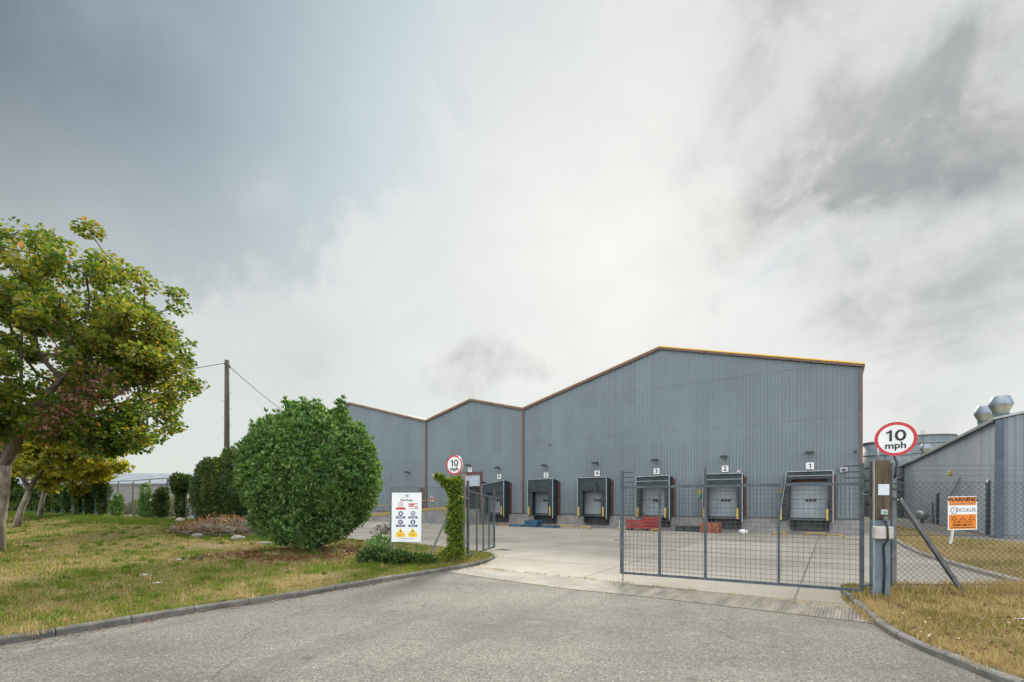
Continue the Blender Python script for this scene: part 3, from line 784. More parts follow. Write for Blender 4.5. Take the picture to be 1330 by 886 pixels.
def lumpy(n, c_, r, ph, amp=.10, deep=.22, zmin=None, k=1.0):
    """n points in the outer shell of an uneven ellipsoid: (points, outward directions)"""
    d = rdir(n); rad = 1 + amp*sinf(d, ph, k) + amp*.5*sinf(d, ph+9, k*2.4)
    rr = rad*(1-deep*rng.random(n)**1.6)
    p = d*rr[:,None]*np.array(r)+np.array(c_)
    o = d/np.array(r); o /= np.linalg.norm(o, axis=1)[:,None]
    if zmin is not None:
        ok = p[:,2] > zmin; p, o = p[ok], o[ok]
    return p, o
def leafage(name, pts, outs, size, m, parent, wr=.45, upb=.5, shape='oval', jitter=.7):
    n = len(pts)
    ax = outs*.8 + np.array([0,0,upb]) + rng.normal(0, jitter*.7, (n,3))
    nr = outs*.5 + np.array([0,0,.6]) + rng.normal(0, .55, (n,3))
    V, F = leaf_arrays(pts, ax, nr, size, wr, shape)
    return np_mesh(name, V, F, m, parent)
def core(name, c_, r, ph, amp, m, parent, zmin=None, f=.80, nu=40, nv=22, k=1.0):
    d = []
    for i in range(nv+1):
        th = math.pi*i/nv
        for j in range(nu):
            a = 2*math.pi*j/nu; d.append((math.sin(th)*math.cos(a), math.sin(th)*math.sin(a), math.cos(th)))
    d = np.array(d); rad = (1+amp*sinf(d, ph, k)+amp*.5*sinf(d, ph+9, k*2.4))*f
    p = d*rad[:,None]*np.array(r)+np.array(c_)
    if zmin is not None: p[:,2] = np.maximum(p[:,2], zmin)
    idx = np.arange((nv+1)*nu).reshape(nv+1, nu)
    F = np.stack([idx[:-1], idx[1:], np.roll(idx[1:], -1, 1), np.roll(idx[:-1], -1, 1)], axis=-1).reshape(-1,4)
    return np_mesh(name, p, F, m, parent)

# the big round bush
bx_, by_ = -7.62, 18.2
bz = float(hl(bx_, by_))
bush = thing('round_bush', (bx_, by_, bz), 'large rounded evergreen bush beside the site rules sign', 'bush')
pts, outs = lumpy(80000, (bx_, by_, 2.88), (2.42, 2.45, 2.52), 1.2, .07, .20, bz-.1, 1.9)
for i in range(150):     # sprays that break the outline
    d = rdir(1)[0]; d[2] = abs(d[2])*.95-.25; d /= np.linalg.norm(d)
    cc = np.array((bx_, by_, 2.88))+d*np.array((2.42,2.45,2.52))*.98+np.array((0,0,.08))
    q, o_ = lumpy(130, cc, (.20,.20,.34)*rng.uniform(.7,1.35,3), i, .2, .9)
    pts = np.r_[pts, q]; outs = np.r_[outs, o_]
for dx, dz, rx_, rz_, n_ in [(1.22,5.35,.17,.62,460),(1.05,5.15,.22,.40,420),(1.42,4.95,.2,.45,380),(-.85,5.40,.20,.38,420),(-.45,5.25,.26,.26,380),(-1.5,4.95,.25,.32,380),(.35,5.25,.3,.22,380),(1.9,4.3,.25,.3,300),(-2.0,4.3,.22,.3,300)]:
    q, o_ = lumpy(n_, (bx_+dx, by_-.25, dz), (rx_, rx_, rz_), dx*7, .25, .9); pts = np.r_[pts, q]; outs = np.r_[outs, o_]
q, o_ = lumpy(4200, (bx_-1.92, by_-.3, 2.75), (.55,.6,.8), 6, .25, .6); pts = np.r_[pts, q]; outs = np.r_[outs, o_]
q, o_ = lumpy(5800, (bx_+2.0, by_-.5, 2.5), (.72,.7,1.1), 8, .25, .6); pts = np.r_[pts, q]; outs = np.r_[outs, o_]
for dx, dy, dz, r_, rz_, n_ in [(-1.1,-.9,1.15,.75,.75,4200),(.1,-1.3,.95,.85,.75,4800),(1.15,-.9,1.1,.8,.8,4600),(1.7,-.3,1.5,.7,.8,3200),(-1.6,-.5,1.6,.65,.8,3000),(.5,-1.2,.55,.6,.45,2200),(-.5,-1.2,.6,.55,.45,2000)]:
    q, o_ = lumpy(n_, (bx_+dx, by_+dy, bz+dz), (r_, r_, rz_), dx*5, .2, .6, bz-.02); pts = np.r_[pts, q]; outs = np.r_[outs, o_]
k_ = rng.choice(len(pts), 6600, replace=False); cc, co = pts[k_], outs[k_]
per = 15; n = len(cc)*per
dirs = rdir(n)*.75 + np.repeat(co, per, axis=0)*.45 + np.array([0,0,.75])
dirs /= np.linalg.norm(dirs, axis=1)[:,None]
ros = np.repeat(cc, per, axis=0) + dirs*rng.uniform(.0,.05,(n,1)) + np.array([0,0,.07])
nr = rng.normal(0,.5,(n,3)) + np.array([0,0,.8])
V1, F1 = leaf_arrays(ros, dirs, nr, .15, .36)
sel = rng.choice(len(pts), 30000, replace=False)
V2, F2 = leaf_arrays(pts[sel]-outs[sel]*.10, outs[sel]*.6+np.array([0,0,.4])+rng.normal(0,.5,(len(sel),3)), outs[sel]*.5+rng.normal(0,.5,(len(sel),3))+np.array([0,0,.5]), .13, .42)
np_mesh('foliage', np.concatenate([V1, V2]), np.concatenate([F1, F2+len(V1)]), M['leaf_bush'], bush)
core('inner_foliage', (bx_, by_, 2.88), (2.42,2.45,2.52), 1.2, .07, M['leaf_bush'], bush, bz+.3, .80, 40, 22, 1.9)
b = MB()
for i in range(7):
    a = i*.9; b.tube([(bx_+.25*math.cos(a), by_+.25*math.sin(a), bz-.05), (bx_+.5*math.cos(a), by_+.5*math.sin(a), bz+.9), (bx_+1.1*math.cos(a), by_+1.1*math.sin(a), bz+2.3)], [.09,.07,.03])
b.build('stem', M['bark_dark'], bush)

# trees: limbs grown towards leaf clumps
def make_tree(name, base, label, clumps, limbs, trunk_r, lm, bark, leaf=.2, per=90, clump_r=.6, extra=None, group=None, wr=.85):
    root = thing(name, base, label, 'tree', group)
    nodes_ = [Vector(p) for p in limbs[0]]; par = [-1]+list(range(len(nodes_)-1))
    for L in limbs[1:]:
        L = [Vector(p) for p in L]
        k = min(range(len(nodes_)), key=lambda i: (nodes_[i]-L[0]).length); prev = k
        for p in L[1:]:
            nodes_.append(p); par.append(prev); prev = len(nodes_)-1
    first = len(limbs[0])-1
    base_v = nodes_[first]
    for c_ in sorted([Vector(c_) for c_ in clumps], key=lambda c_: (c_-base_v).length):
        arr = np.array([tuple(n) for n in nodes_[first:]])
        dd = np.linalg.norm(arr-np.array(c_), axis=1) + .35*np.maximum(0, arr[:,2]-c_.z)
        k = int(np.argmin(dd))+first; prev = k; a = nodes_[k]; L = (c_-a).length
        ns = max(1, int(L/.55))
        for i in range(1, ns+1):
            f = i/ns; q = a.lerp(c_, f) + Vector(rng.normal(0, .05, 3))*(1 if i < ns else 0) + Vector((0,0,.10*L*math.sin(math.pi*f)))
            nodes_.append(q); par.append(prev); prev = len(nodes_)-1
    ch = [0]*len(nodes_); tips = [0.0]*len(nodes_)
    for i in range(len(nodes_)-1, -1, -1):
        if tips[i] == 0: tips[i] = 1.0
        if par[i] >= 0: tips[par[i]] += tips[i]
    rad = [max(.008, trunk_r*(tips[i]/tips[0])**.47) for i in range(len(nodes_))]
    tb = MB()
    tp = [nodes_[i] for i in range(first+1)]
    tb.tube(tp, [trunk_r*(1.25 if i == 0 else 1.0-.12*i/first) for i in range(first+1)], 14)
    tb.build('trunk', bark, root)
    bb = MB()
    for i in range(first+1, len(nodes_)):
        bb.tube([nodes_[par[i]], nodes_[i]], [rad[i]*1.08 if par[i] <= first else min(rad[par[i]], rad[i]*1.25), rad[i]], 6 if rad[i] > .02 else 4, cap=False)
    bb.build('branches', M['bark_mid'], root)
    P_ = []; O_ = []
    for c_ in clumps:
        n = int(per*rng.uniform(.55, 1.3)); r = clump_r*rng.uniform(.7, 1.25)
        d = rdir(n)*np.array([1,1,.62])*r*(rng.random(n)[:,None]**.45)
        P_.append(np.array(c_)+d); O_.append(d/np.maximum(np.linalg.norm(d, axis=1), 1e-3)[:,None])
    P_ = np.concatenate(P_); O_ = np.concatenate(O_)
    n = len(P_)
    ax = O_*.7 + np.c_[rng.normal(0,.5,n), rng.normal(0,.5,n), rng.normal(-.15,.45,n)]
    nr = O_*.3 + np.c_[rng.normal(0,.5,n), rng.normal(0,.5,n), np.full(n,.8)]
    V, F = leaf_arrays(P_, ax, nr, leaf, wr, 'lobed')
    np_mesh('crown', V, F, lm, root)
    if extra: extra(root)
    return root
def crown_pts(n, c_, r, ph, amp=.16, inner=.75, zcut=None, gap=.42):
    out = []
    c_ = np.array(c_)
    while len(out) < n:
        d = rdir(1); k = float(1+amp*sinf(d, ph)[0]+amp*.6*sinf(d, ph+4, 2.2)[0])
        f = 1-inner*rng.random()**1.7
        p = c_+d[0]*k*f*np.array(r)
        if zcut is not None and p[2] < zcut(p): continue
        if np.sin(p[0]*1.9+ph)*np.sin(p[1]*1.7+ph*2)*np.sin(p[2]*2.1+ph*.7) > gap: continue
        out.append(tuple(p))
    return out

tx, ty = -18.78, 17.3; tz = float(hl(tx, ty))
def zc(p):  # underside of the crown: lower on the right-hand, drooping side
    return 4.3 + .28*(p[0]+18.5)*(p[0] < -18.5)*-1 - .02*max(0, p[0]+18.5)
cl = crown_pts(540, (-18.9, 17.6, 7.65), (6.2, 6.2, 4.6), 2.1, .20, .60, zc, .13)
cl += crown_pts(40, (-14.2, 16.8, 4.6), (1.7, 1.7, 1.0), 5.0)
cl += crown_pts(36, (-13.0, 17.0, 7.2), (1.2, 1.4, 1.4), 6.0)
cl += crown_pts(26, (-17.4, 15.4, 4.7), (1.6, 1.2, .8), 6.6)
def red_leaves(root):
    P_ = []; 
    for a, b_, n in [((-14.6,14.9,4.2),(-12.8,14.9,6.1),330), ((-14.2,14.8,5.0),(-12.3,14.9,5.3),110)]:
        f = rng.random(n)[:,None]; P_.append(np.array(a)*(1-f)+np.array(b_)*f+rng.normal(0,.24,(n,3)))
    P_ = np.concatenate(P_); o_ = rdir(len(P_))
    leafage('withered_leaves', P_, o_, .13, M['leaf_red'], root, .7, -.4)
make_tree('plane_tree', (tx, ty, tz), 'tall plane tree with green and yellowing leaves and pale forked trunk near the road', cl,
    [[(tx, ty, tz-.1), (tx+.10, ty, tz+1.0), (tx+.26, ty, tz+2.1), (tx+.36, ty, 3.3)],
     [(tx+.36, ty, 3.3), (tx+.75, ty-.1, 3.75), (tx+1.35, ty-.4, 4.35), (tx+2.3, ty-.8, 5.2), (tx+3.3, ty-.9, 6.2), (tx+4.2, ty-.7, 7.5), (tx+4.9, ty-.4, 8.6)],
     [(tx+.36, ty, 3.3), (tx+.5, ty+.1, 4.2), (tx+.75, ty+.2, 5.4), (tx+.9, ty+.1, 7.0), (tx+.6, ty+.4, 9.0), (tx+.4, ty+.2, 10.8)],
     [(tx+.36, ty, 3.3), (tx-.05, ty-.1, 4.2), (tx-.25, ty-.3, 5.4), (tx-1.2, ty-.6, 7.2), (tx-2.2, ty-.6, 8.9)],
     [(tx+2.3, ty-.8, 5.2), (tx+3.6, ty-1.0, 5.5), (tx+5.0, ty-.8, 5.6)]],
    .24, M['leaf_plane'], M['bark'], .128, 125, .47, red_leaves)
def small_tree(x, y, label, lean, hfork, cpos, cr, ncl, lm, ph, rt=.14, leaf=.2, per=80):
    z0 = float(hl(x, y)); fx = x+lean
    cl = crown_pts(ncl, cpos, cr, ph, .16, .75)
    make_tree('young_plane_tree', (x, y, z0), label, cl,
        [[(x, y, z0-.1), (x+lean*.4, y, z0+hfork*.5), (fx, y, z0+hfork)],
         [(fx, y, z0+hfork), (fx+.5, y-.1, z0+hfork+.8), (fx+1.2, y, z0+hfork+1.6)],
         [(fx, y, z0+hfork), (fx-.5, y+.1, z0+hfork+.9), (fx-.9, y, z0+hfork+1.9)]],
        rt, lm, M['bark'], leaf, per, .6, None, 'young trees behind the plane tree')
small_tree(-31.6, 30.4, 'young yellowing tree with leaning bare trunk, nearest behind the plane tree', .85, 2.3, (-28.9, 30.4, 5.0), (3.9,3.2,2.0), 120, M['leaf_yellow'], 1.1, .17, .23, 90)
small_tree(-40.6, 41.0, 'slim tree with leaning trunk close to the ivy-covered fence', .5, 2.4, (-38.4, 40.6, 5.2), (4.4,3.4,2.2), 110, M['leaf_yellow'], 2.9, .17, .27, 80)
small_tree(-38.2, 34.5, 'small tree with greener crown, almost hidden by the plane tree trunk', .3, 2.3, (-37.8, 34.2, 5.6), (3.6,3.2,2.6), 90, M['leaf_plane'], 4.2, .15, .26, 80)

# ------------------------------------------------------------------ old boundary fence with ivy, left
def LY(x): return 33-.64*(x+22)
ldir = Vector((1, -.64, 0)).normalized()
of = thing('boundary_fence', (-26.6, LY(-26.6), float(hl(-26.6, LY(-26.6)))), 'old chain link boundary fence with cranked posts behind the shrubs', 'fence')
xs = [-22.9-2.55*i for i in range(0, 17)]
for i, x in enumerate(xs):
    y = LY(x); z0 = float(hl(x, y))
    MB().tube([(x, y, z0-.1), (x, y, z0+2.55), (x+.30, y-.30, z0+2.95)], .055, 8).build('post', M['galv'], of)
b = MB()
def chain(b, p, q, z0, z1, pitch=.12, r=.0035, lean=0.0):
    p, q = Vector(p), Vector(q); L = (q-p).length; H = z1-z0; d = (q-p)/L
    k = H*1.15
    n = int((L+k)/pitch)
    nn = Vector((-d.y, d.x, 0))
    for i in range(n):
        for s_ in (1, -1):
            a0 = -k + i*pitch if s_ > 0 else i*pitch
            a1 = a0 + s_*k
            pts = [(a0, 0.0), (a1, H)]
            (xa, za), (xb, zb) = pts
            def clip(xa, za, xb, zb):
                t0, t1 = 0.0, 1.0; dx = xb-xa
                for e, w_ in ((0, -1), (L, 1)):
                    if w_ < 0:
                        if xa < e and xb < e: return None
                        if xa < e: t0 = max(t0, (e-xa)/dx)
                        if xb < e: t1 = min(t1, (e-xa)/dx)
                    else:
                        if xa > e and xb > e: return None
                        if xa > e: t0 = max(t0, (e-xa)/dx)
                        if xb > e: t1 = min(t1, (e-xa)/dx)
                return (xa+dx*t0, za+(zb-za)*t0, xa+dx*t1, za+(zb-za)*t1) if t1 > t0 else None
            c_ = clip(xa, za, xb, zb)
            if not c_: continue
            o_ = nn*(.004*s_)
            b.tube([p+d*c_[0]+Z*(z0+c_[1])+o_, p+d*c_[2]+Z*(z0+c_[3])+o_], r, 4, cap=False)
def fz(x): return float(hl(x, LY(x)))
for i in range(5):
    x0, x1 = xs[i], xs[i+1]
    chain(b, (x1, LY(x1), 0), (x0, LY(x0), 0), fz(x0)+.05, fz(x0)+2.5, .2, .006)
b.build('mesh', M['wire'], of)
b = MB()
for i, x in enumerate(xs[:-1]):
    x1 = xs[i+1]
    for zz in (2.5, 2.94):
        o_ = (.28, -.28, 0) if zz > 2.6 else (0,0,0)
        b.tube([(x+o_[0], LY(x)+o_[1], fz(x)+zz), (x1+o_[0], LY(x1)+o_[1], fz(x1)+zz)], .035 if zz > 2.6 and i < 4 else .018, 5)
b.build('rail', M['galv_dark'], of)
for i in list(range(5, 16)):
    x0, x1 = xs[i], xs[i+1]
    pts_ = [(x0-.15, LY(x0-.15)+.06, fz(x0)+.1), (x1+.15, LY(x1+.15)+.06, fz(x1)+.1), (x1+.15, LY(x1+.15)+.06, fz(x1)+2.45), (x0-.15, LY(x0-.15)+.06, fz(x0)+2.45)]
    MB().poly(pts_, (.006, .008, 0)).build('netting', M['netting'], of)
for xa, xb, zt in [(-22.7, -20.9, 2.35), (-17.5, -14.2, 1.7)]:
    MB().poly([(xa, LY(xa)+.15, fz(xa)), (xb, LY(xb)+.15, fz(xb)), (xb, LY(xb)+.15, fz(xb)+zt), (xa, LY(xa)+.15, fz(xa)+zt)], (.006,.008,0)).build('netting', M['netting_pale'], of)

def shrub(name, x, y, blobs, label, lm, size, cat='shrub', group=None, wr=.5, z0=None, upb=.3, corek=.7, stem=True):
    z0 = float(hl(x, y)) if z0 is None else z0
    root = thing(name, (x, y, z0), label, cat, group)
    P_ = []; O_ = []
    for i, (dx, dy, dz, rx, ry, rz, n) in enumerate(blobs):
        q, o_ = lumpy(n, (x+dx, y+dy, z0+dz), (rx, ry, rz), x*3.1+i*2.7, .16, .4, z0-.02)
        P_.append(q); O_.append(o_)
    leafage('foliage', np.concatenate(P_), np.concatenate(O_), size, lm, root, wr, upb)
    if corek:
        for i, (dx, dy, dz, rx, ry, rz, n) in enumerate(blobs):
            if n >= 500 and min(rx, rz) > .3:
                core('inner_foliage', (x+dx, y+dy, z0+dz), (rx, ry, rz), x*3.1+i*2.7, .16, lm, root, z0, corek, 20, 12)
    if stem:
        MB().tube([(x, y, z0-.05), (x+.05, y, z0+.5), (x+.02, y+.03, z0+1.0)], [.05,.04,.02], 6).build('stem', M['bark_dark'], root)
    return root
labels_iv = ['narrow dark ivy column on the far fence, first one left of the bare chain link', 'dark ivy column second left of the bare chain link fence', 'dark ivy column third left of the bare chain link fence',
  'dark ivy column fourth left of the bare chain link fence', 'dark ivy column fifth left of the bare chain link fence', 'dark ivy column sixth left of the bare chain link fence', 'dark ivy column between the two leaning young trunks',
  'dark ivy column just beyond the leaning young trunk', 'dark ivy column at the fence, beside the plane tree trunk', 'dark ivy column at the fence, behind the plane tree trunk', 'farthest dark ivy column along the netted fence']
for k, i in enumerate(range(5, 16)):
    x = xs[i]; y = LY(x)-.1; hgt = random.uniform(2.5, 3.1)
    shrub('ivy_column', x, y, [(0,0,hgt*.36,.42,.36,hgt*.42,600), (random.uniform(-.2,.2),0,hgt*.82,.66,.5,hgt*.24,900)], labels_iv[k], M['leaf_ivy'], .26, 'ivy', 'ivy columns along the netted fence')
# the ivy-swallowed stretch and single shrubs
x = -18.4; y = LY(x)-.3
shrub('ivy_hedge', x, y, [(-2.15,1.4,1.7,.72,.7,1.75,3200), (-1.5,1.0,1.95,.9,.9,1.9,3800), (-.3,.25,1.9,1.0,.9,2.1,4200), (.7,-.4,2.2,1.1,1.0,2.0,4600), (1.7,-1.0,2.0,1.0,1.0,1.8,3800), (-.2,0,3.6,.8,.7,.55,1300), (1.4,-.8,3.75,.7,.7,.6,1200), (-2.1,1.4,3.2,.5,.5,.5,900), (-.35,.9,3.9,.3,.3,.75,600), (-2.35,1.5,3.55,.22,.22,.45,260), (-1.7,1.1,3.85,.28,.28,.4,300), (.5,-.3,4.25,.3,.3,.45,320), (2.0,-1.2,4.2,.28,.28,.5,300), (1.0,-.6,4.4,.2,.2,.4,200)],
      'wide dark hedge of ivy swallowing the fence under the utility pole', M['leaf_ivy'], .165, 'hedge')
x = -23.4; y = LY(x)-.2
shrub('ivy_shrub', x, y, [(0,0,1.0,.28,.3,1.1,700), (.1,-.1,2.3,.5,.5,.75,1500), (.65,-.4,2.6,.5,.5,.4,800), (-.2,0,2.7,.4,.4,.5,500)], 'top-heavy ivy shrub on a bare stem at the end of the mesh', M['leaf_ivy'], .2, 'shrub')
x = -25.6; y = LY(x)-.5
shrub('shrub', x, y, [(0,0,1.0,.5,.5,1.05,1500), (.15,0,1.8,.35,.35,.5,500)], 'dark upright shrub in front of the cranked fence, next to the netted gap', M['leaf_ivy'], .17, 'shrub', 'upright shrubs by the cranked fence')
x = -27.6; y = LY(x)-.5
shrub('shrub', x, y, [(0,0,.9,.5,.5,.95,1000), (-.1,0,1.9,.3,.3,.7,500), (.2,0,.35,.7,.6,.35,500)], 'lighter upright shrub between the two cranked fence posts', M['leaf_bush'], .17, 'shrub', 'upright shrubs by the cranked fence')
x = -32.4; y = LY(x)-.5
shrub('shrub', x, y, [(0,0,.7,.45,.45,.75,700), (.1,0,1.4,.3,.3,.5,300)], 'low thin shrub in front of the fence under the yellowing crown', M['leaf_bush'], .19, 'shrub', 'upright shrubs by the cranked fence')
x = -30.5; y = LY(x)+4.2
shrub('bramble_thicket', x, y, [(dx, dy, .55+.25*math.sin(dx*2), 1.3, .9, .85+.3*math.sin(dx*1.3), 700) for dx, dy in ((-7,4.5),(-5.2,3.4),(-3.4,2.2),(-1.6,1.0),(.2,0),(2,-1.2),(3.8,-2.4),(5.4,-3.4),(7.0,-4.4))], 'pale thicket of brambles seen through the bare chain link', M['leaf_scrub'], .24, 'brambles', None, .5, .7)
# small plants round the signboard
shrub('ground_ivy', -3.5, 14.1, [(.1,0,.12,.5,.35,.20,1200), (.8,.1,.08,.4,.3,.16,700), (-.6,.3,.16,.5,.4,.28,1200)], 'low dark ivy sprawling under the site rules sign', M['leaf_ivy'], .10, 'ivy', None, .7, None, .4, .6, False)
shrub('shrub', -4.35, 15.7, [(0,0,.34,.4,.4,.40,900), (.25,-.3,.2,.4,.35,.25,600)], 'small loose green shrub between the round bush and the sign', M['leaf_bush'], .10, 'shrub', None, .45)

# ------------------------------------------------------------------ left gate post with climber
lp = (-1.56, 14.85)
glp = thing('gate_post', (lp[0], lp[1], .1), 'ivy-clad square timber gate post carrying the smaller speed sign', 'post', 'gate posts')
MB().box((lp[0], lp[1], 1.45), (.22, .24, 2.8)).build('post_shaft', M['wood_grey'], glp, bevel=.012)
for zz in (.75, 2.1): MB().box((lp[0]+.14, lp[1]+.02, zz), (.10,.05,.07)).build('hinge', M['galv_dark'], glp)
iv = thing('climbing_vine', (lp[0]-.12, lp[1]-.1, .1), 'bright green climber wrapped round the left timber gate post', 'vine')
P_ = []; O_ = []
for i in range(26):
    f = i/25; zz = .25+2.32*f
    q, o_ = lumpy(330, (lp[0]-.13+.05*math.sin(i*1.7), lp[1]-.10+.05*math.cos(i*2.1), zz), (.23+.07*math.sin(i*2.3), .24, .17), i*1.3, .25, .7)
    ok = q[:,0] < lp[0]+.02+.05*math.sin(i*1.9); P_.append(q[ok]); O_.append(o_[ok])
for (dx, dz, r, n) in [(-.34,2.42,.15,300),(-.50,2.57,.14,260),(-.64,2.70,.12,200),(-.78,2.76,.09,110),(-.42,2.56,.10,120),(-.36,1.15,.17,260),(-.28,1.35,.13,140),(-.24,.35,.34,700),(-.52,.22,.30,520),(-.12,2.62,.12,160)]:
    q, o_ = lumpy(n, (lp[0]+dx, lp[1]-.08, dz), (r, r*.9, r*.85), dx*9, .25, .8); P_.append(q); O_.append(o_)
leafage('foliage', np.concatenate(P_), np.concatenate(O_), .085, M['leaf_vine'], iv, .75, .1)
b = MB()
for k in range(4):
    b.tube([(lp[0]-.10-.05*k, lp[1]-.13, .05), (lp[0]-.05-.04*math.sin(k), lp[1]-.14, .9), (lp[0]-.12+.05*math.sin(k*2), lp[1]-.13, 1.8), (lp[0]-.18-.1*k, lp[1]-.1, 2.65)], [.02,.016,.012,.006], 5)
b.build('vine_stem', M['bark_dark'], iv)

# ------------------------------------------------------------------ speed signs
def speed_sign(label, c_, a, rad, bracket):
    c_ = Vector(c_); eu = Vector((math.cos(a), -math.sin(a), 0)); ev = Z.copy(); n = eu.cross(ev)
    root = thing('speed_sign', c_-Z*rad, label, 'sign', '10 mph signs')
    MB().disc(c_, eu, ev, rad, n=56, depth=.025).build('plate', M['white'], root)
    MB().disc(c_+n*.003, eu, ev, rad*.995, n=56, r0=rad*.83, depth=.0025).build('red_ring', M['sign_red'], root)
    one_mesh('numeral', rad*.66, c_-eu*rad*.30+ev*rad*.20+n*.003, eu, ev, M['ink'], root)
    b = MB(); b.disc(c_+eu*rad*.23+ev*rad*.20+n*.006, eu, ev, rad*.265, rad*.33, 40, 0, .003); b.build('numeral', M['ink'], root)
    MB().disc(c_+eu*rad*.23+ev*rad*.20+n*.0075, eu, ev, rad*.125, rad*.205, 32, 0, .0012).build('numeral_hollow', M['white'], root)
    text_mesh('lettering', 'mph', rad*.53, c_-ev*rad*.40+n*.003, eu, ev, M['ink'], root, .022, 1.08)
    bracket(root, c_, eu, ev, n)
def br_right(root, c_, eu, ev, n):
    b = MB(); bk = c_-n*.045
    b.tube([bk+ev*.05, bk-ev*.34-eu*.02, Vector((7.60, 9.42, 2.74)), Vector((7.58, 9.46, 2.45))], .02, 8)
    b.build('bent_pole', M['dark'], root)
    MB().box(bk+n*.012, (.5,.03,.05), eu, n).build('clamp', M['galv'], root)
speed_sign('larger round 10 mph sign on a bent bar above the right gate post', (7.60, 9.46, 3.235), R(37), .335, br_right)
def br_left(root, c_, eu, ev, n):
    b = MB(); bk = c_-n*.05
    b.tube([bk+ev*.1, bk-ev*.5, bk-ev*.62], .022, 8)
    b.build('pole', M['galv'], root)
    MB().box(bk+n*.012, (.4,.03,.05), eu, n).build('clamp', M['galv'], root)
speed_sign('smaller round 10 mph sign above the ivy-clad left gate post', (-1.78, 14.72, 3.115), R(28), .305, br_left)

# ------------------------------------------------------------------ chain link fences at the entrance
f1 = thing('chain_link_fence', (-2.6, 14.8, .1), 'short chain link fence behind the site rules sign', 'fence')
b = MB(); chain(b, (-3.78, 14.8, 0), (-1.68, 14.8, 0), .15, 2.42, .11, .0032); b.build('mesh', M['wire'], f1)
b = MB()
for zz in (.3, 1.35, 2.42): b.tube([(-3.78, 14.8, zz), (-1.66, 14.8, zz)], .006, 5)
b.build('strand', M['wire'], f1)
MB().bar((-3.74, 14.8, 0), (-3.74, 14.8, 2.88), .055).build('post', M['galv_dark'], f1)
MB().bar((-1.78, 14.78, 2.0), (-2.60, 14.78, .2), .055).build('brace', M['galv_dark'], f1)
b = MB(); chain(b, (-3.78, 14.8, 0), (-5.4, 21.4, 0), .15, 2.42, .16, .0035); b.build('mesh', M['wire'], f1)
for yy in (17.5, 20.2):
    xx = -3.78-(yy-14.8)*.245; MB().bar((xx, yy, 0), (xx, yy, 2.85), .055).build('post', M['galv_dark'], f1)

f2 = thing('chain_link_fence', (11, 9.74, .1), 'chain link fence right of the gate, dry grass at its foot', 'fence')
b = MB(); chain(b, (7.80, 9.74, 0), (17.0, 9.74, 0), .14, 2.38, .125, .0038); b.build('mesh', M['wire'], f2)
b = MB()
for zz in (.3, 1.3, 2.38): b.tube([(7.78, 9.74, zz), (17.0, 9.74, zz)], .0055, 5)
for zz in (2.52, 2.62, 2.72): b.tube([(7.78, 9.70, zz), (17.0, 9.70, zz)], .003, 4)
b.build('strand', M['wire'], f2)
for xx in (7.78, 11.7, 14.6, 17.0):
    MB().bar((xx, 9.75, 0), (xx, 9.75, 2.78), .085 if xx < 8 else .06).build('post', M['galv_dark'], f2)
for zz in (2.36, 2.52, 2.66): MB().box((7.86, 9.70, zz), (.16,.02,.02)).build('wire_clip', M['dark'], f2)
for zz in (2.25, 2.05): MB().box((7.84, 9.69, zz), (.2,.012,.03)).build('wire_clip', M['dark'], f2)
MB().bar((7.86, 9.68, 2.04), (9.16, 9.68, .12), .07, .07).build('brace', M['galv_dark'], f2)

# ------------------------------------------------------------------ right gate post
rp = (7.10, 9.22)
gp = thing('gate_post', (rp[0], rp[1], .1), 'timber gate post, painted blue-grey below, with notice and keypad', 'post', 'gate posts')
ex = Vector((.985, -.17, 0)); ey = Vector((.17, .985, 0))
MB().box((rp[0], rp[1], .84), (.27, .18, 1.6), ex, ey).build('painted_shaft', M['post_blue'], gp, bevel=.008)
MB().box((rp[0], rp[1], 2.215), (.27, .18, 1.14), ex, ey).build('timber_shaft', M['wood'], gp, bevel=.008)
lf = Vector((rp[0], rp[1], 0))-ex*.142
MB().box(lf-ey*.075+Z*1.42, (.012, .045, 2.72), ex, ey).build('edge_strip', M['alu'], gp)
fc = Vector((rp[0], rp[1], 0))-ey*.092
MB().box(fc-ey*.05+Z*1.40-ex*.02, (.33, .11, .24), ex, ey).build('control_box', M['off_white'], gp, bevel=.02)
MB().box(fc+ex*.02-ey*.003+Z*2.22, (.19, .006, .21), ex, ey).build('paper_notice', M['paper'], gp)
MB().box(fc+ex*.02-ey*.02+Z*1.79, (.115, .035, .10), ex, ey).build('keypad', M['off_white'], gp, bevel=.008)
MB().box(fc+ex*.02-ey*.042+Z*1.79, (.05, .01, .04), ex, ey).build('keypad_button', M['teal_print'], gp)
MB().box(fc+ex*.02-ey*.045+Z*1.665, (.075, .08, .09), ex, ey).build('lock_body', M['galv_dark'], gp, bevel=.01)
MB().tube([fc+ex*.02-ey*.05+Z*1.62, fc+ex*.025-ey*.115+Z*1.5, fc+ex*.03-ey*.118+Z*1.28, fc+ex*.01-ey*.02+Z*1.15, fc+ex*.03-ey*.02+Z*.7, fc+ex*.0-ey*.02+Z*.1], .018, 8).build('cable', M['black'], gp)
MB().tube([lf+Z*2.13, lf-ex*.16+Z*2.13], .012, 6).build('hinge', M['galv_dark'], gp)
MB().tube([lf+Z*.38, lf-ex*.14+Z*.38], .02, 6).build('hinge', M['galv_dark'], gp)
MB().tube([fc-ex*.02+ey*.1+Z*2.78, fc-ex*.02+ey*.1+Z*3.02], .014, 6).build('stub_pipe', M['alu'], gp)

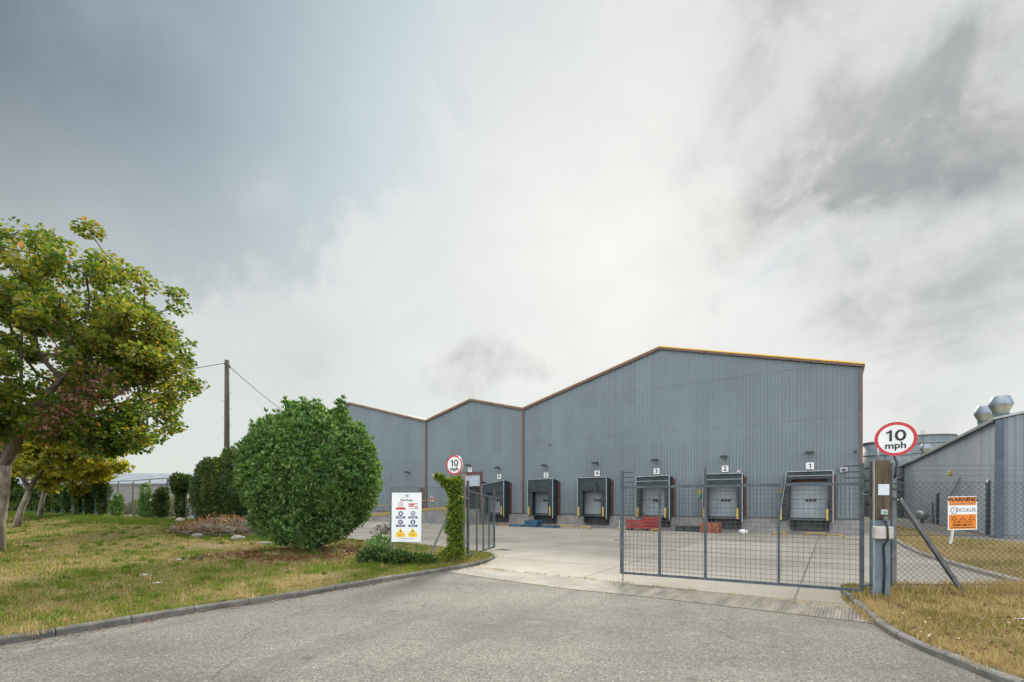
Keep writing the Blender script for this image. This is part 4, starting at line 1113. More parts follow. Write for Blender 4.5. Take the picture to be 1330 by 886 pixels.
# ------------------------------------------------------------------ gates
def gate(label, p, q, zb, zt, sag, uprights, extpost, arms_at, pitch, leg=None):
    """p hinge end, q free end"""
    p, q = Vector((*p, 0)), Vector((*q, 0)); L = (q-p).length; d = (q-p)/L; n = Vector((-d.y, d.x, 0))
    def at(f, zz): return p + d*(L*f) + Z*(zz - sag*f)
    root = thing('gate_leaf', p+d*L/2, label, 'gate', 'gate leaves')
    fr = MB()
    for f, ztop in [(0.0, zt+extpost), (1.0, zt+extpost)]:
        fr.bar(at(f, zb-.02), at(f, ztop), .075, .075, d)
    fr.bar(at(0, zt), at(1, zt), .06, .06); fr.bar(at(0, zb), at(1, zb), .06, .06)
    fr.build('frame', M['gate_steel'], root)
    for f, zx in uprights:
        MB().bar(at(f, zb+.03), at(f, zt+zx), .05, .05, d).build('upright', M['gate_steel'], root)
    m_ = MB(); r = .0034
    k = int(L/pitch)
    for i in range(1, k):
        f = i/k; m_.tube([at(f, zb)+n*.035, at(f, zt)+n*.035], r, 4, cap=False, smooth=False)
    k = int((zt-zb)/pitch)
    for i in range(1, k):
        zz = zb+(zt-zb)*i/k; m_.tube([at(0, zz)+n*.042, at(1, zz)+n*.042], r, 4, cap=False, smooth=False)
    m_.build('mesh', M['wire'], root)
    for f, s_ in arms_at:
        for zz in (.12, .24, .36):
            a_ = at(f, zt+zz); MB().bar(a_, a_+d*(s_*.30)-n*.02, .022, .022).build('barb_arm', M['dark'], root)
    if leg: MB().bar(at(leg, .03), at(leg, zb), .022, .022, d).build('drop_bolt', M['galv_dark'], root)
    b = MB()
    b.bar(at(.97, 1.05), at(1.04, 1.05), .03, .03); b.build('latch', M['galv_dark'], root)
    return root
gate('wide steel mesh gate leaf standing half open across the entrance', (6.93, 9.46), (2.72, 11.82), .235, 2.345, .0,
     [(.297, 0), (.60, .42), (.81, 0)], .40, [(0, 1), (1, -1)], .098, .995)
gate('steel mesh gate leaf swung back into the yard beside the ivy-clad post', (-1.40, 15.15), (-.73, 19.6), .29, 2.32, .17,
     [(.28, 0), (.52, 0), (.76, 0)], .33, [(1, -1)], .098)

# ------------------------------------------------------------------ site rules board
sgn = thing('site_rules_sign', (-3.24, 14.68, .75), 'tall white site rules board with blue and yellow safety symbols', 'sign')
eu = Vector((1, 0, 0)); ev = Vector((.012, 0, 1)).normalized(); nn = Vector((0, -1, 0)); sc0 = Vector((-3.24, 14.66, 1.505)); W, H = .91, 1.51
def sp(u_, v_, o_=.004): return sc0 + eu*u_ + ev*v_ + nn*o_
MB().boxf(sc0-eu*W/2-ev*H/2+Vector((0,.012,0)), eu*W, (0,-.012,0), ev*H).build('board', M['white'], sgn)
def rect(u0, u1, v0, v1, o_=.002, t_=.002):
    return MB().boxf(sp(u0, v0, o_-t_), eu*(u1-u0), nn*t_, ev*(v1-v0))
# company mark
b = MB(); b.disc(sp(-.03,.665,.003), eu, ev, .022, r0=.011, n=20, depth=.002); b.disc(sp(.025,.675,.003), eu, ev, .026, r0=.013, n=20, depth=.002); b.disc(sp(.032,.645,.003), eu, ev, .02, r0=.009, n=20, depth=.002); b.build('company_mark', M['navy'], sgn)
rect(-.16,.17,.598,.604).build('small_print', M['grey_print'], sgn)
text_mesh('heading', 'Site Rules', .098, sp(.0,.525,.001), eu, ev, M['ink'], sgn, .012)
cl_, cr_ = -.18, .20
MB().disc(sp(cl_,.385,.003), eu, ev, .075, r0=.060, n=32, depth=.002).build('speed_symbol', M['sign_red'], sgn)
text_mesh('symbol_text', '10', .07, sp(cl_,.388,.001), eu, ev, M['ink'], sgn, .01)
rect(cl_-.145, cl_+.145, .235, .30).build('caption_bar', M['sign_red'], sgn)
b = MB()
for i, zz in enumerate((.40, .365, .325)): b.boxf(sp(cr_-.14, zz, 0), eu*(.28 if i == 0 else .17), nn*.002, ev*.028)
b.disc(sp(cr_+.10,.30,.003), eu, ev, .05, r0=.032, n=24, depth=.002); b.boxf(sp(cr_+.065,.295,0), eu*.07, nn*.0025, ev*.012)
b.build('stop_notice', M['sign_red'], sgn)
rect(cr_-.14, cr_+.03, .265, .275).build('small_print', M['grey_print'], sgn)
for r_, (vc, vb) in enumerate([(.115, -.005), (-.145, -.262)]):
    for s_, uc in enumerate((cl_, cr_)):
        sy = MB().disc(sp(uc, vc, .003), eu, ev, .074, n=32, depth=.002).build('mandatory_symbol', M['navy'], sgn)
        g = MB()
        if (r_, s_) == (0, 0): g.disc(sp(uc, vc-.01, .005), eu, ev, .032, n=20, depth=.0015); g.boxf(sp(uc-.05, vc+.015, .0035), eu*.1, nn*.0015, ev*.014)
        elif (r_, s_) == (0, 1): g.disc(sp(uc, vc, .005), eu, ev, .052, r0=.028, n=24, depth=.0015)
        elif (r_, s_) == (1, 0): g.boxf(sp(uc-.03, vc-.045, .0035), eu*.022, nn*.0015, ev*.085); g.boxf(sp(uc+.008, vc-.045, .0035), eu*.022, nn*.0015, ev*.085)
        else: g.disc(sp(uc, vc+.04, .005), eu, ev, .016, n=16, depth=.0015); g.poly([sp(uc-.032, vc-.05, .004), sp(uc+.032, vc-.05, .004), sp(uc+.02, vc+.02, .004), sp(uc-.02, vc+.02, .004)], -nn*.001)
        g.build('pictogram', M['white'], sy)
        cb = rect(uc-.14, uc+.14, vb-.032, vb+.032).build('caption_bar', M['navy'], sgn)
        MB().boxf(sp(uc-.085, vb-.010, .002), eu*.17, nn*.0015, ev*.016).build('caption_print', M['white'], cb)
for uc in (cl_+.0, cr_-.005):
    tri = MB().poly([sp(uc-.105,-.475,.003), sp(uc+.105,-.475,.003), sp(uc,-.325,.003)], -nn*.003).build('warning_symbol', M['sign_yellow'], sgn)
    MB().poly([sp(uc-.03,-.455,.0045), sp(uc+.03,-.455,.0045), sp(uc,-.385,.0045)], -nn*.001).build('pictogram', M['ink'], tri)
    cb = rect(uc-.145, uc+.145, -.605, -.482).build('caption_bar', M['sign_yellow'], sgn)
    b = MB(); b.boxf(sp(uc-.10,-.525,.002), eu*.20, nn*.0015, ev*.018); b.boxf(sp(uc-.075,-.575,.002), eu*.15, nn*.0015, ev*.022); b.build('caption_print', M['orange'], cb)
rect(-.24,.27,-.665,-.655).build('small_print', M['navy'], sgn)

# ------------------------------------------------------------------ warning sign on white post beyond the right fence
wy = 9.70
wc = Vector((9.155, wy, 1.757)); a = R(2)
weu = Vector((math.cos(a), -math.sin(a), .02)).normalized(); wn = Vector((-math.sin(a), -math.cos(a), 0))
ws = thing('warning_sign', (9.155, wy, 1.44), 'orange and white warning board fixed to the chain link fence', 'sign')
WW, WH = .57, .68
KS = WW/1.02
def wp(u_, v_, o_=0.0): return wc + weu*u_*KS + Z*v_*(WH/1.27) + wn*o_
MB().boxf(wp(-.51, -.635, -.012), weu*WW, wn*.012, Z*WH).build('board', M['white'], ws)
MB().boxf(wp(-.475, .30, 0), weu*.95*KS, wn*.003, Z*.30*KS).build('orange_panel', M['orange'], ws)
MB().boxf(wp(-.475, -.60, 0), weu*.95*KS, wn*.003, Z*.53*KS).build('orange_panel', M['orange'], ws)
text_mesh('heading', 'WARNING', .215*KS, wp(0,.515,.003), weu, Z, M['ink'], ws, .03, 1.02)
b = MB()
for i in range(1): b.boxf(wp(-.42,.345,.003), weu*.84*KS, wn*.002, Z*.028*KS)
b.build('small_print', M['grey_print'], ws)
text_mesh('company_name', 'OCULUS', .19*KS, wp(.11,.115,.002), weu, Z, M['grey_print'], ws, .006, .95)
b = MB(); b.disc(wp(-.30,.115,.004), weu, Z, .125*KS, .13*KS, n=32, r0=.11*KS, depth=.002); b.disc(wp(-.36,.115,.004), weu, Z, .075*KS, n=24, r0=.06*KS, depth=.002)
b.build('company_mark', M['grey_print'], ws)
for k, u_ in enumerate((-.30, 0, .30)):
    tri = MB().poly([wp(u_-.10,-.26,.005), wp(u_+.10,-.26,.005), wp(u_,-.11,.005)], wn*.002).build('hazard_symbol', M['ink'], ws)
    MB().poly([wp(u_-.07,-.245,.0085), wp(u_+.07,-.245,.0085), wp(u_,-.14,.0085)], -wn*.001).build('hazard_infill', M['orange'], tri)
text_mesh('lettering', '24 HR  1  CCTV', .088*KS, wp(0,-.335,.003), weu, Z, M['ink'], ws, .015, 1.1)
text_mesh('phone_number', '02000 248 727', .112*KS, wp(0,-.45,.003), weu, Z, M['ink'], ws, .018, 1.05)
MB().boxf(wp(-.42,-.56,.003), weu*.84*KS, wn*.002, Z*.022*KS).build('small_print', M['ink'], ws)
MB().bar(wp(-.32,-.60,-.015), wp(-.41,-1.16,-.015), .055, .012).build('hanging_strip', M['white'], ws)

# ------------------------------------------------------------------ warehouse
RC = Vector((20.03, 27.3, 0))
def fp(s_, out=0.0, zz=0.0): return RC - U*s_ + N*out + Z*zz
EAVE = 9.65
prof = [(0, EAVE), (11.49, 12.72), (22.97, EAVE), (28.56, 11.08), (34.14, 9.68), (45.6, 12.72), (57.1, EAVE)]
def rz(s_): return float(np.interp(s_, [p_[0] for p_ in prof], [p_[1] for p_ in prof]))
wh = thing('warehouse', fp(22.97), 'large grey corrugated warehouse with three gables and numbered loading docks', 'warehouse')
PT = .94
def ribwall(name, s0, s1, point, ztop, z0, m, parent, per=.2, dep=.036):
    ss = []; s_ = s0
    while s_ < s1-1e-6:
        for o_, dd in ((0, 0), (.115, 0), (.14, dep), (.175, dep)):
            if s_+o_ < s1: ss.append((s_+o_, dd))
        s_ += per
    ss.append((s1, 0.0))
    for k in (11.49, 28.56, 45.6):
        if s0 < k < s1: ss.append((k, 0.0))
    ss = sorted(set(ss))
    V = []; 
    for s_, dd in ss: V += [tuple(point(s_, dd, z0)), tuple(point(s_, dd, ztop(s_)))]
    F = [(2*i, 2*i+1, 2*i+3, 2*i+2) for i in range(len(ss)-1)]
    return np_mesh(name, V, F, m, parent)
for s0, s1 in ((0, 22.97), (22.97, 34.14), (34.14, 57.1)):
    ribwall('wall', s0, s1, fp, rz, PT, M['clad'], wh)
ribwall('wall', 0, 44, lambda s_, d_, zz: RC + Vd*s_ + U*d_ + Z*zz, lambda s_: EAVE, PT, M['clad'], wh)
ribwall('wall', 0, 44, lambda s_, d_, zz: fp(57.1) + Vd*s_ - U*d_ + Z*zz, lambda s_: EAVE, PT, M['clad'], wh)
# backs and roofs
b = MB(); b.poly([fp(s_, -44, z_) for s_, z_ in prof] + [fp(57.1, -44, 0), fp(0, -44, 0)]); b.build('rear_wall', M['clad'], wh)
for i in range(6):
    (s0, z0), (s1, z1) = prof[i], prof[i+1]
    e0 = .12 if i == 0 else 0
    b = MB(); b.add([fp(s0-e0, .10, z0+.03), fp(s1, .10, z1+.03), fp(s1, -44, z1+.03), fp(s0-e0, -44, z0+.03), fp(s0-e0, .10, z0+.10), fp(s1, .10, z1+.10), fp(s1, -44, z1+.10), fp(s0-e0, -44, z0+.10)],
        [(0,1,2,3),(7,6,5,4),(0,4,5,1),(1,5,6,2),(2,6,7,3),(3,7,4,0)]); b.build('roof', M['roof'], wh)
    b = MB(); b.add([fp(s0-e0, .11, z0-.02), fp(s1, .11, z1-.02), fp(s1, .11, z1+.09), fp(s0-e0, .11, z0+.09), fp(s0-e0, .17, z0-.02), fp(s1, .17, z1-.02), fp(s1, .17, z1+.12), fp(s0-e0, .17, z0+.12)],
        [(3,2,1,0),(4,5,6,7),(0,1,5,4),(1,2,6,5),(2,3,7,6),(3,0,4,7)])
    vt = b.build('verge_trim', M['brown'], wh)
    b = MB(); b.add([fp(s0-e0, .0, z0+.125), fp(s1, .0, z1+.125), fp(s1, .20, z1+.125), fp(s0-e0, .20, z0+.125), fp(s0-e0, .0, z0+.20), fp(s1, .0, z1+.20), fp(s1, .20, z1+.20), fp(s0-e0, .20, z0+.20)],
        [(3,2,1,0),(4,5,6,7),(0,1,5,4),(1,2,6,5),(2,3,7,6),(3,0,4,7)])
    o_ = b.build('capping', M['sunlit_yellow_trim'] if i == 0 else M['tan_trim'], vt)  # sunlit yellow put into the right slope's colour; other slopes tan
# plinth and drip flashing
b = MB(); b.boxf(fp(57.1, -.20, -.05), U*57.1, N*.26, Z*(PT+.05)); b.boxf(RC+U*.0-Z*.05+Vd*.21, U*.06, Vd*43.8, Z*(PT+.05)); b.build('plinth', M['plinth'], wh)
MB().boxf(fp(57.1, .0, PT-.01), U*57.1, N*.085, Z*.07).build('drip_flashing', M['dark_trim'], wh)
for zz in (7.0, 10.1):
    b = MB()
    seg = [(0, 22.97)] if zz < 9 else [(1.9, 21.1)]
    for s0, s1 in seg: b.boxf(fp(s1-.05, .036, zz), U*(s1-s0-.1), N*.006, Z*.035)
    b.build('lap_joint', M['clad_front'], wh)
for s_ in (.06, 22.97, 34.14):
    b = MB(); b.boxf(fp(s_+.08, .04, PT+.06), U*.14, N*.09, Z*(rz(s_)-PT-.2)); b.build('corner_trim', M['brown'], wh)

def lamp(s_, zz):
    b = MB(); b.boxf(fp(s_+.05, .03, zz-.05), U*.10, N*.10, Z*.10); b.bar(fp(s_, .10, zz), fp(s_, .42, zz+.04), .04); b.build('wall_lamp', M['dark_trim'], wh)
    lo = [o for o in wh.children][-1]
    b = MB(); b.boxf(fp(s_+.24, .34, zz-.05), U*.48, N*.20, Z*.10); b.boxf(fp(s_+.19, .36, zz+.05), U*.38, N*.14, Z*.05); b.build('lamp_head', M['dark'], lo)
def number(s_, zz, tx_, sz=.41):
    p_ = MB().boxf(fp(s_+sz*.5, .05, zz-sz*.5), U*sz, N*.02, Z*sz).build('number_plate', M['white'], wh)
    p_['label'] = 'white plate reading %s' % tx_
    if tx_ == '1': one_mesh('numeral', sz*.72, fp(s_, .072, zz), U, Z, M['ink'], p_, .17)
    else: text_mesh('numeral', tx_, sz*.98, fp(s_, .072, zz), U, Z, M['ink'], p_, .025)
def dock(k, s_, header=.95, side=.42, splay=0.0, skew=0.0, torn=False, D_=1.0, hw=1.14, guide=True):
    def q(a_, o_, zz): return fp(s_-a_, o_, zz)
    zt, zb = 3.70, .88
    # fabric tunnel: side walls and top
    sh = MB()
    sh.add([q(-hw-splay, D_, zb-.1), q(-hw, .06, zb), q(-hw, .06, zt-.12), q(-hw, D_, zt+skew*.0), q(-hw-splay+.05, D_, zb-.1), q(-hw+.05, .06, zb), q(-hw+.05, .06, zt-.12), q(-hw+.05, D_, zt)],
        [(0,1,2,3),(7,6,5,4),(0,3,7,4),(1,5,6,2),(2,6,7,3),(0,4,5,1)])
    sh.add([q(hw-.05, D_, zb-.1), q(hw-.05, .06, zb), q(hw-.05, .06, zt-.12), q(hw-.05, D_, zt), q(hw, D_, zb-.1), q(hw, .06, zb), q(hw, .06, zt-.12), q(hw, D_, zt)],
        [(0,1,2,3),(7,6,5,4),(0,3,7,4),(1,5,6,2),(2,6,7,3),(0,4,5,1)])
    sh.add([q(-hw-.02, .06, zt-.10), q(hw+.02, .06, zt-.10), q(hw+.02, D_+.02, zt+.02), q(-hw-.02, D_+.02, zt+.02-skew), q(-hw-.02, .06, zt-.06), q(hw+.02, .06, zt-.06), q(hw+.02, D_+.02, zt+.06), q(-hw-.02, D_+.02, zt+.06-skew)],
        [(3,2,1,0),(4,5,6,7),(0,1,5,4),(1,2,6,5),(2,3,7,6),(3,0,4,7)])
    so = sh.build('dock_shelter', M['fabric'], wh)
    # front flaps
    b = MB(); zh = zt-header
    if torn:
        b.poly([q(-hw, D_+.03, zh), q(.12, D_+.03, zh+.06), q(.20, D_+.03, zh-.10), q(.42, D_+.03, zh+.14), q(.30, D_+.03, zt), q(-hw, D_+.03, zt)], N*-.02)
        b.poly([q(.62, D_+.05, zh-.14), q(hw, D_+.03, zh+.02), q(hw, D_+.03, zt), q(.32, D_+.03, zt)], N*-.02)
    else:
        b.poly([q(-hw, D_+.03, zh-skew*.5), q(0, D_+.05, zh+.03), q(hw, D_+.03, zh), q(hw, D_+.03, zt), q(-hw, D_+.03, zt-skew)], N*-.02)
    b.build('header_flap', M['flap'], so)
    if header < .8:
        MB().boxf(q(-hw+.01, D_+.035, zt-header*.52), U*(2*hw-.02), N*.006, Z*.035).build('flap_seam', M['alu'], so)
    for sg in (-1, 1):
        x0 = -hw if sg < 0 else hw-side
        spl = splay if sg < 0 else 0
        b = MB(); b.poly([q(x0-spl, D_+.01, zb-.05), q(x0+side-spl*.6, D_+.01, zb-.05), q(x0+side, D_+.01, zh+.12), q(x0, D_+.01, zh+.12)], N*-.02)
        b.build('side_flap', M['flap'] if header > .8 else M['fabric'], so)
        if guide:
            gx = x0+.05 if sg < 0 else hw-.30
            MB().boxf(q(gx-spl, D_+.015, zb+.0), U*.095, N*.03, Z*.68).build('yellow_strip', M['yellow'], so)
    # pale front frame
    b = MB(); b.bar(q(hw+.02, D_+.05, zb-.2), q(hw+.02, D_+.05, zt+.05), .05); b.bar(q(-hw-.02, D_+.05, zt+.06-skew), q(hw+.02, D_+.05, zt+.06), .05)
    b.bar(q(-hw-.02-splay, D_+.05, zb-.2), q(-hw-.02, D_+.05, zt+.03-skew), .035); b.build('front_frame', M['alu'], so)
    # steel reveal on the wall, door, dark leveller-pit box
    b = MB()
    for sg in (-1, 1): b.boxf(q(sg*(hw+.08)-.07, .04, PT), U*.14, N*.10, Z*2.62)
    b.boxf(q(-hw-.02, .04, 3.15), U*(2*hw+.04), N*.08, Z*.18); b.build('door_reveal', M['red_frame'], wh)
    b = MB()
    for j in range(4): b.boxf(q(-.96, .045, PT+.07+j*.55), U*1.92, N*.05, Z*.535)
    do = b.build('dock_door', M['door'], wh)
    b = MB()
    for j in (-1, 0, 1): b.boxf(q(.05+j*.20-.09, .095, 1.96), U*.17, N*.008, Z*.19)
    b.build('vision_panel', M['glass'], do)
    b = MB(); b.boxf(q(-.98, .06, .22), U*1.96, N*.10, Z*.64); lv = b.build('leveller_pit_dark', M['dark'], wh)  # pit is not cut; its shade is put in as a dark box
    MB().boxf(q(-.92, .06, .865), U*1.84, N*.55, Z*.035).build('lip_plate', M['galv_dark'], lv)
    for sg in (-1, 1): MB().boxf(q(sg*.86-.13, .162, .42), U*.26, N*.16, Z*.46).build('rubber_buffer', M['black'], lv)
    number(s_, 4.12, str(k)); lamp(s_, 4.87)
dock(1, 2.54, .42, .24, .42, 0, False, .85, 1.13)
dock(2, 7.26, .62, .30, .05)
dock(3, 11.76, .62, .30, .0, .06)
dock(4, 16.29, .95, .42, .03, 0, True)
dock(5, 20.76, .98, .42, .0)
dock(6, 25.43, .98, .40, -.06, .34)
number(28.68, 4.86, '7', .42); lamp(28.68, 5.22)
lamp(36.45, 4.85)
# door seven at the head of the ramp: roller shutter half raised
b = MB(); b.boxf(fp(29.95, .05, 1.3), U*.20, N*.10, Z*3.05); b.boxf(fp(27.50, .05, 1.3), U*.20, N*.10, Z*3.05); b.boxf(fp(29.95, .045, 4.35), U*2.65, N*.12, Z*.28); b.build('door_frame', M['red_frame'], wh)
b = MB()
for j in range(6): b.boxf(fp(29.75, .05, 3.35+j*.17), U*2.25, N*.05, Z*.158)
b.build('roller_shutter', M['door_light'], wh)
MB().boxf(fp(29.75, .042, 1.3), U*2.25, N*.012, Z*2.05).build('opening_dark', M['black'], wh)  # black panel paints the dark of the open doorway on the uncut wall
# small door and notice on the left bay, control boxes, alarm boxes
pd = MB().boxf(fp(34.95, .045, 1.32), U*.90, N*.06, Z*2.0).build('personnel_door', M['bark_dark'], wh)
MB().boxf(fp(34.15, .105, 2.2), U*.05, N*.04, Z*.14).build('handle', M['alu'], pd)
nb = MB().boxf(fp(33.60, .05, 1.95), U*.55, N*.02, Z*.50).build('wall_notice', M['off_white'], wh)
MB().boxf(fp(33.55, .071, 2.1), U*.45, N*.004, Z*.2).build('notice_print', M['sign_red'], nb)
for s_, zz in ((8.98, 2.45), (4.30, 2.45)):
    cb = MB().boxf(fp(s_, .05, zz), U*.28, N*.12, Z*.36).build('control_box', M['yellow_worn'], wh)
    MB().boxf(fp(s_-.05, .11, zz-.17), U*.18, N*.06, Z*.16).build('push_button', M['teal_print'], cb)
bb_ = MB().boxf(fp(1.05, .05, 3.68), U*.36, N*.12, Z*.28).build('alarm_box', M['off_white'], wh)
MB().boxf(fp(.98, .171, 3.74), U*.22, N*.004, Z*.14).build('alarm_badge', M['navy'], bb_)
MB().boxf(fp(6.55, .05, 3.86), U*.24, N*.08, Z*.16).build('sensor_box', M['off_white'], wh)
MB().disc(fp(20.4, .10, 6.55), U, Z, .09, n=20, depth=.06).build('alarm_beacon', M['brown'], wh)
b = MB(); b.bar(fp(.35, .10, 4.85), fp(.35, .45, 4.80), .04); b.boxf(fp(.42, .35, 4.74), U*.14, N*.42, Z*.13); b.build('camera', M['dark'], wh)

# access ramp to door seven
rmp = thing('access_ramp', fp(33, 1.3), 'concrete access ramp with yellow edge rail below door seven', 'ramp')
def rampz(s_): return float(np.interp(s_, [27.0, 30.4, 45.0], [1.25, 1.25, .02]))
b = MB(); sl = [27.0, 30.4, 33, 36, 39, 42, 45]
for i in range(6):
    s0, s1 = sl[i], sl[i+1]
    b.add([fp(s0,.07,-.03), fp(s1,.07,-.03), fp(s1,2.6,-.03), fp(s0,2.6,-.03), fp(s0,.07,rampz(s0)), fp(s1,.07,rampz(s1)), fp(s1,2.6,rampz(s1)), fp(s0,2.6,rampz(s0))],
          [(0,1,2,3),(7,6,5,4),(3,2,6,7),(0,4,5,1)] + ([(0,3,7,4)] if i == 0 else []))
b.build('ramp_slab', M['ramp_wall'], rmp)
b = MB()
for i in range(6):
    s0, s1 = sl[i], sl[i+1]
    b.add([fp(s0,2.45,rampz(s0)-.02), fp(s1,2.45,rampz(s1)-.02), fp(s1,2.64,rampz(s1)-.02), fp(s0,2.64,rampz(s0)-.02), fp(s0,2.45,rampz(s0)+.24), fp(s1,2.45,rampz(s1)+.24), fp(s1,2.64,rampz(s1)+.24), fp(s0,2.64,rampz(s0)+.24)],
          [(0,1,2,3),(7,6,5,4),(3,2,6,7),(0,4,5,1)] + ([(0,3,7,4)] if i == 0 else []) + ([(1,5,6,2)] if i == 5 else []))
b.build('edge_kerb', M['yellow_worn'], rmp)
b = MB()
b.bar(fp(27.2, 2.55, 2.2), fp(30.4, 2.55, 2.2), .05); b.bar(fp(30.4, 2.55, 2.2), fp(40, 2.55, rampz(40)+.95), .05)
for s_ in (27.2, 28.8, 30.4, 33.6, 36.8, 40): b.bar(fp(s_, 2.55, rampz(s_)+.2), fp(s_, 2.55, rampz(s_)+.95), .045)
b.build('handrail', M['yellow_worn'], rmp)

# ------------------------------------------------------------------ yard clutter in front of the docks
def pallet_mb(c_, ex, ey, nd=5, lx=1.1, ly=.9, z0=0.0):
    b = MB(); c_ = Vector(c_)
    for j in (-1, 0, 1): b.box(c_+ey*(j*(ly/2-.05))+Z*(z0+.06), (lx, .09, .09), ex, ey)
    for j in range(nd): b.box(c_+ex*((j-(nd-1)/2)*(lx-.1)/(nd-1))+Z*(z0+.117), (.12, ly, .022), ex, ey)
    for j in (-1, 0, 1): b.box(c_+ex*(j*(lx/2-.06))+Z*(z0+.008), (.1, ly, .014), ex, ey)
    return b
def pallet(c_, z0, m, label, group, rot=0.0, lx=1.1):
    ex_ = Vector((U.x*math.cos(rot)-U.y*math.sin(rot), U.x*math.sin(rot)+U.y*math.cos(rot), 0)); ey_ = Vector((-ex_.y, ex_.x, 0))
    o = pallet_mb(c_, ex_, ey_, z0=z0, lx=lx).build('pallet', m, loc=(c_[0], c_[1], z0))
    return tag(o, label, 'pallet', group)
pb = [fp(20.6, 2.3), fp(20.62, 2.33), fp(20.58, 2.28), fp(20.63, 2.3)]
ord_ = ['lowest', 'second', 'third', 'top']
for i in range(4):
    pallet(pb[i], .004+.13*i, M['blue_plastic'], '%s blue pallet of the stack at dock five' % ord_[i], 'blue pallets at dock five', random.uniform(-.06,.06))
pallet(fp(22.1, 2.2), .004, M['blue_plastic'], 'single blue pallet lying left of the blue stack', 'blue pallets at dock five', .1)
pallet(fp(23.5, 2.0), .004, M['pallet'], 'single bare timber pallet left of the blue pallets', 'timber pallets', .2)
pallet(fp(19.1, 2.2), .004, M['blue_plastic'], 'single blue pallet lying right of the blue stack', 'blue pallets at dock five', -.1)
ord5 = ['lowest', 'second', 'middle', 'fourth', 'top']
for i in range(5):
    pallet(fp(7.75+.03*(i%2), 1.9), .004+.13*i, M['pallet_red'], '%s red-brown pallet of the stack at dock two' % ord5[i], 'red-brown pallets at dock two', random.uniform(-.07,.07))

def stillage(s_, out, lx, hgt, label):
    c_ = fp(s_, out); root = thing('red_crate', c_, label, 'crate', 'red crates at dock three')
    ly = .8
    b = MB(); b.box(c_+Z*.16, (lx, ly, .05), U, Vd)
    for a_ in (-1, 1):
        for j in range(int(hgt/.2)): b.box(c_+Vd*(a_*(ly/2))+Z*(.24+.2*j), (lx, .04, .13), U, Vd)
        for j in range(int(hgt/.2)): b.box(c_+U*(a_*(lx/2-.02))+Z*(.24+.2*j), (.04, ly-.05, .13), U, Vd)
        for e_ in (-1, 1): b.box(c_+Vd*(a_*(ly/2-.02))+U*(e_*(lx/2-.03))+Z*(.14+hgt/2), (.09,.09,hgt+.02), U, Vd)
    b.build('slatted_body', M['red_plastic'], root)
    b = MB()
    for a_ in (-1, 1):
        for e_ in (-1, 1): b.box(c_+Vd*(a_*.33)+U*(e_*(lx/2-.1))+Z*.07, (.12,.12,.13), U, Vd)
    b.build('feet', M['dark'], root)
stillage(11.55, 1.75, 1.0, .86, 'taller red slatted crate in front of dock three')
stillage(12.62, 1.75, 1.1, .62, 'lower red slatted crate beside the taller one at dock three')
# dark crates between docks two and three
for i, (s_, z0) in enumerate([(9.85,0),(9.2,0),(8.6,0)]):
    c_ = fp(s_, 1.2); b = MB()
    b.box(c_+Z*.03, (.55,.4,.04), U, Vd)
    for a_ in (-1, 1):
        b.box(c_+Vd*(a_*.19)+Z*.19, (.55,.025,.28), U, Vd); b.box(c_+U*(a_*.265)+Z*.19, (.025,.355,.28), U, Vd)
        b.box(c_+Vd*(a_*.215)+Z*.335, (.57,.03,.035), U, Vd)
    tag(b.build('dark_crate', M['dark'], loc=c_), ['dark plastic crate left of dock two, farthest from the pallets', 'dark plastic crate left of dock two, middle of three', 'dark plastic crate left of dock two, nearest the pallets'][i], 'crate', 'dark crates by the plinth')
b = MB(); c_ = fp(5.95, 1.7)
tag(core('white_sack', tuple(c_+Z*.12), (.28,.22,.16), 3, .2, M['white'], None, .01, 1.0, 18, 10), 'small white sack lying on the yard right of dock two', 'sack')
# white hoop barrier
c_ = fp(12.6, 4.3); b = MB(); b.tube([c_-U*.25, c_-U*.25+Z*.75, c_-U*.05+Z*.78, c_-U*.0+Z*.0+U*.02], .03, 8)
tag(b.build('hoop_stand', M['white'], loc=c_), 'short white bent-tube stand on the yard by the red crates', 'stand')
# yellow wheel guides
def guide(s_, out, L, rot, label):
    c_ = fp(s_, out); ex_ = Vector((U.x*math.cos(rot)-U.y*math.sin(rot), U.x*math.sin(rot)+U.y*math.cos(rot), 0)); ey_ = Vector((-ex_.y, ex_.x, 0))
    b = MB(); b.tube([c_-ex_*L/2+Z*.02, c_-ex_*(L/2-.12)+Z*.15, c_+ex_*(L/2-.12)+Z*.15, c_+ex_*L/2+Z*.02], .055, 8)
    for a_ in (-.3, .3): b.box(c_+ex_*L*a_+Z*.008, (.2,.3,.012), ex_, ey_)
    tag(b.build('wheel_guide', M['yellow_worn'], loc=c_), label, 'wheel guide', 'yellow wheel guides on the yard')
guide(4.0, 1.9, .75, .35, 'yellow wheel guide on the left of dock one')
guide(1.35, 1.9, 1.0, -.25, 'yellow wheel guide on the right of dock one')
guide(2.25, 1.3, 1.1, .0, 'yellow wheel guide close under dock one')
guide(11.0, 2.6, .7, .2, 'yellow wheel guide in front of the taller red crate')
guide(13.5, 2.2, .7, .4, 'yellow wheel guide left of the red crates')
guide(16.1, 2.6, .95, .15, 'yellow wheel guide in front of dock four')
guide(18.0, 1.7, 1.3, .1, 'yellow wheel guide between docks four and five')
# drain cover
c_ = Vector((-.35, 19.6, .008)); dc = MB(); dc.box(c_, (.62,.46,.008), U, Vd)
for j in range(5): dc.box(c_+U*((j-2)*.11)+Z*.006, (.05,.38,.006), U, Vd)
tag(dc.build('drain_cover', M['iron'], loc=c_), 'dark iron drain cover set in the yard near the open gate', 'drain cover')

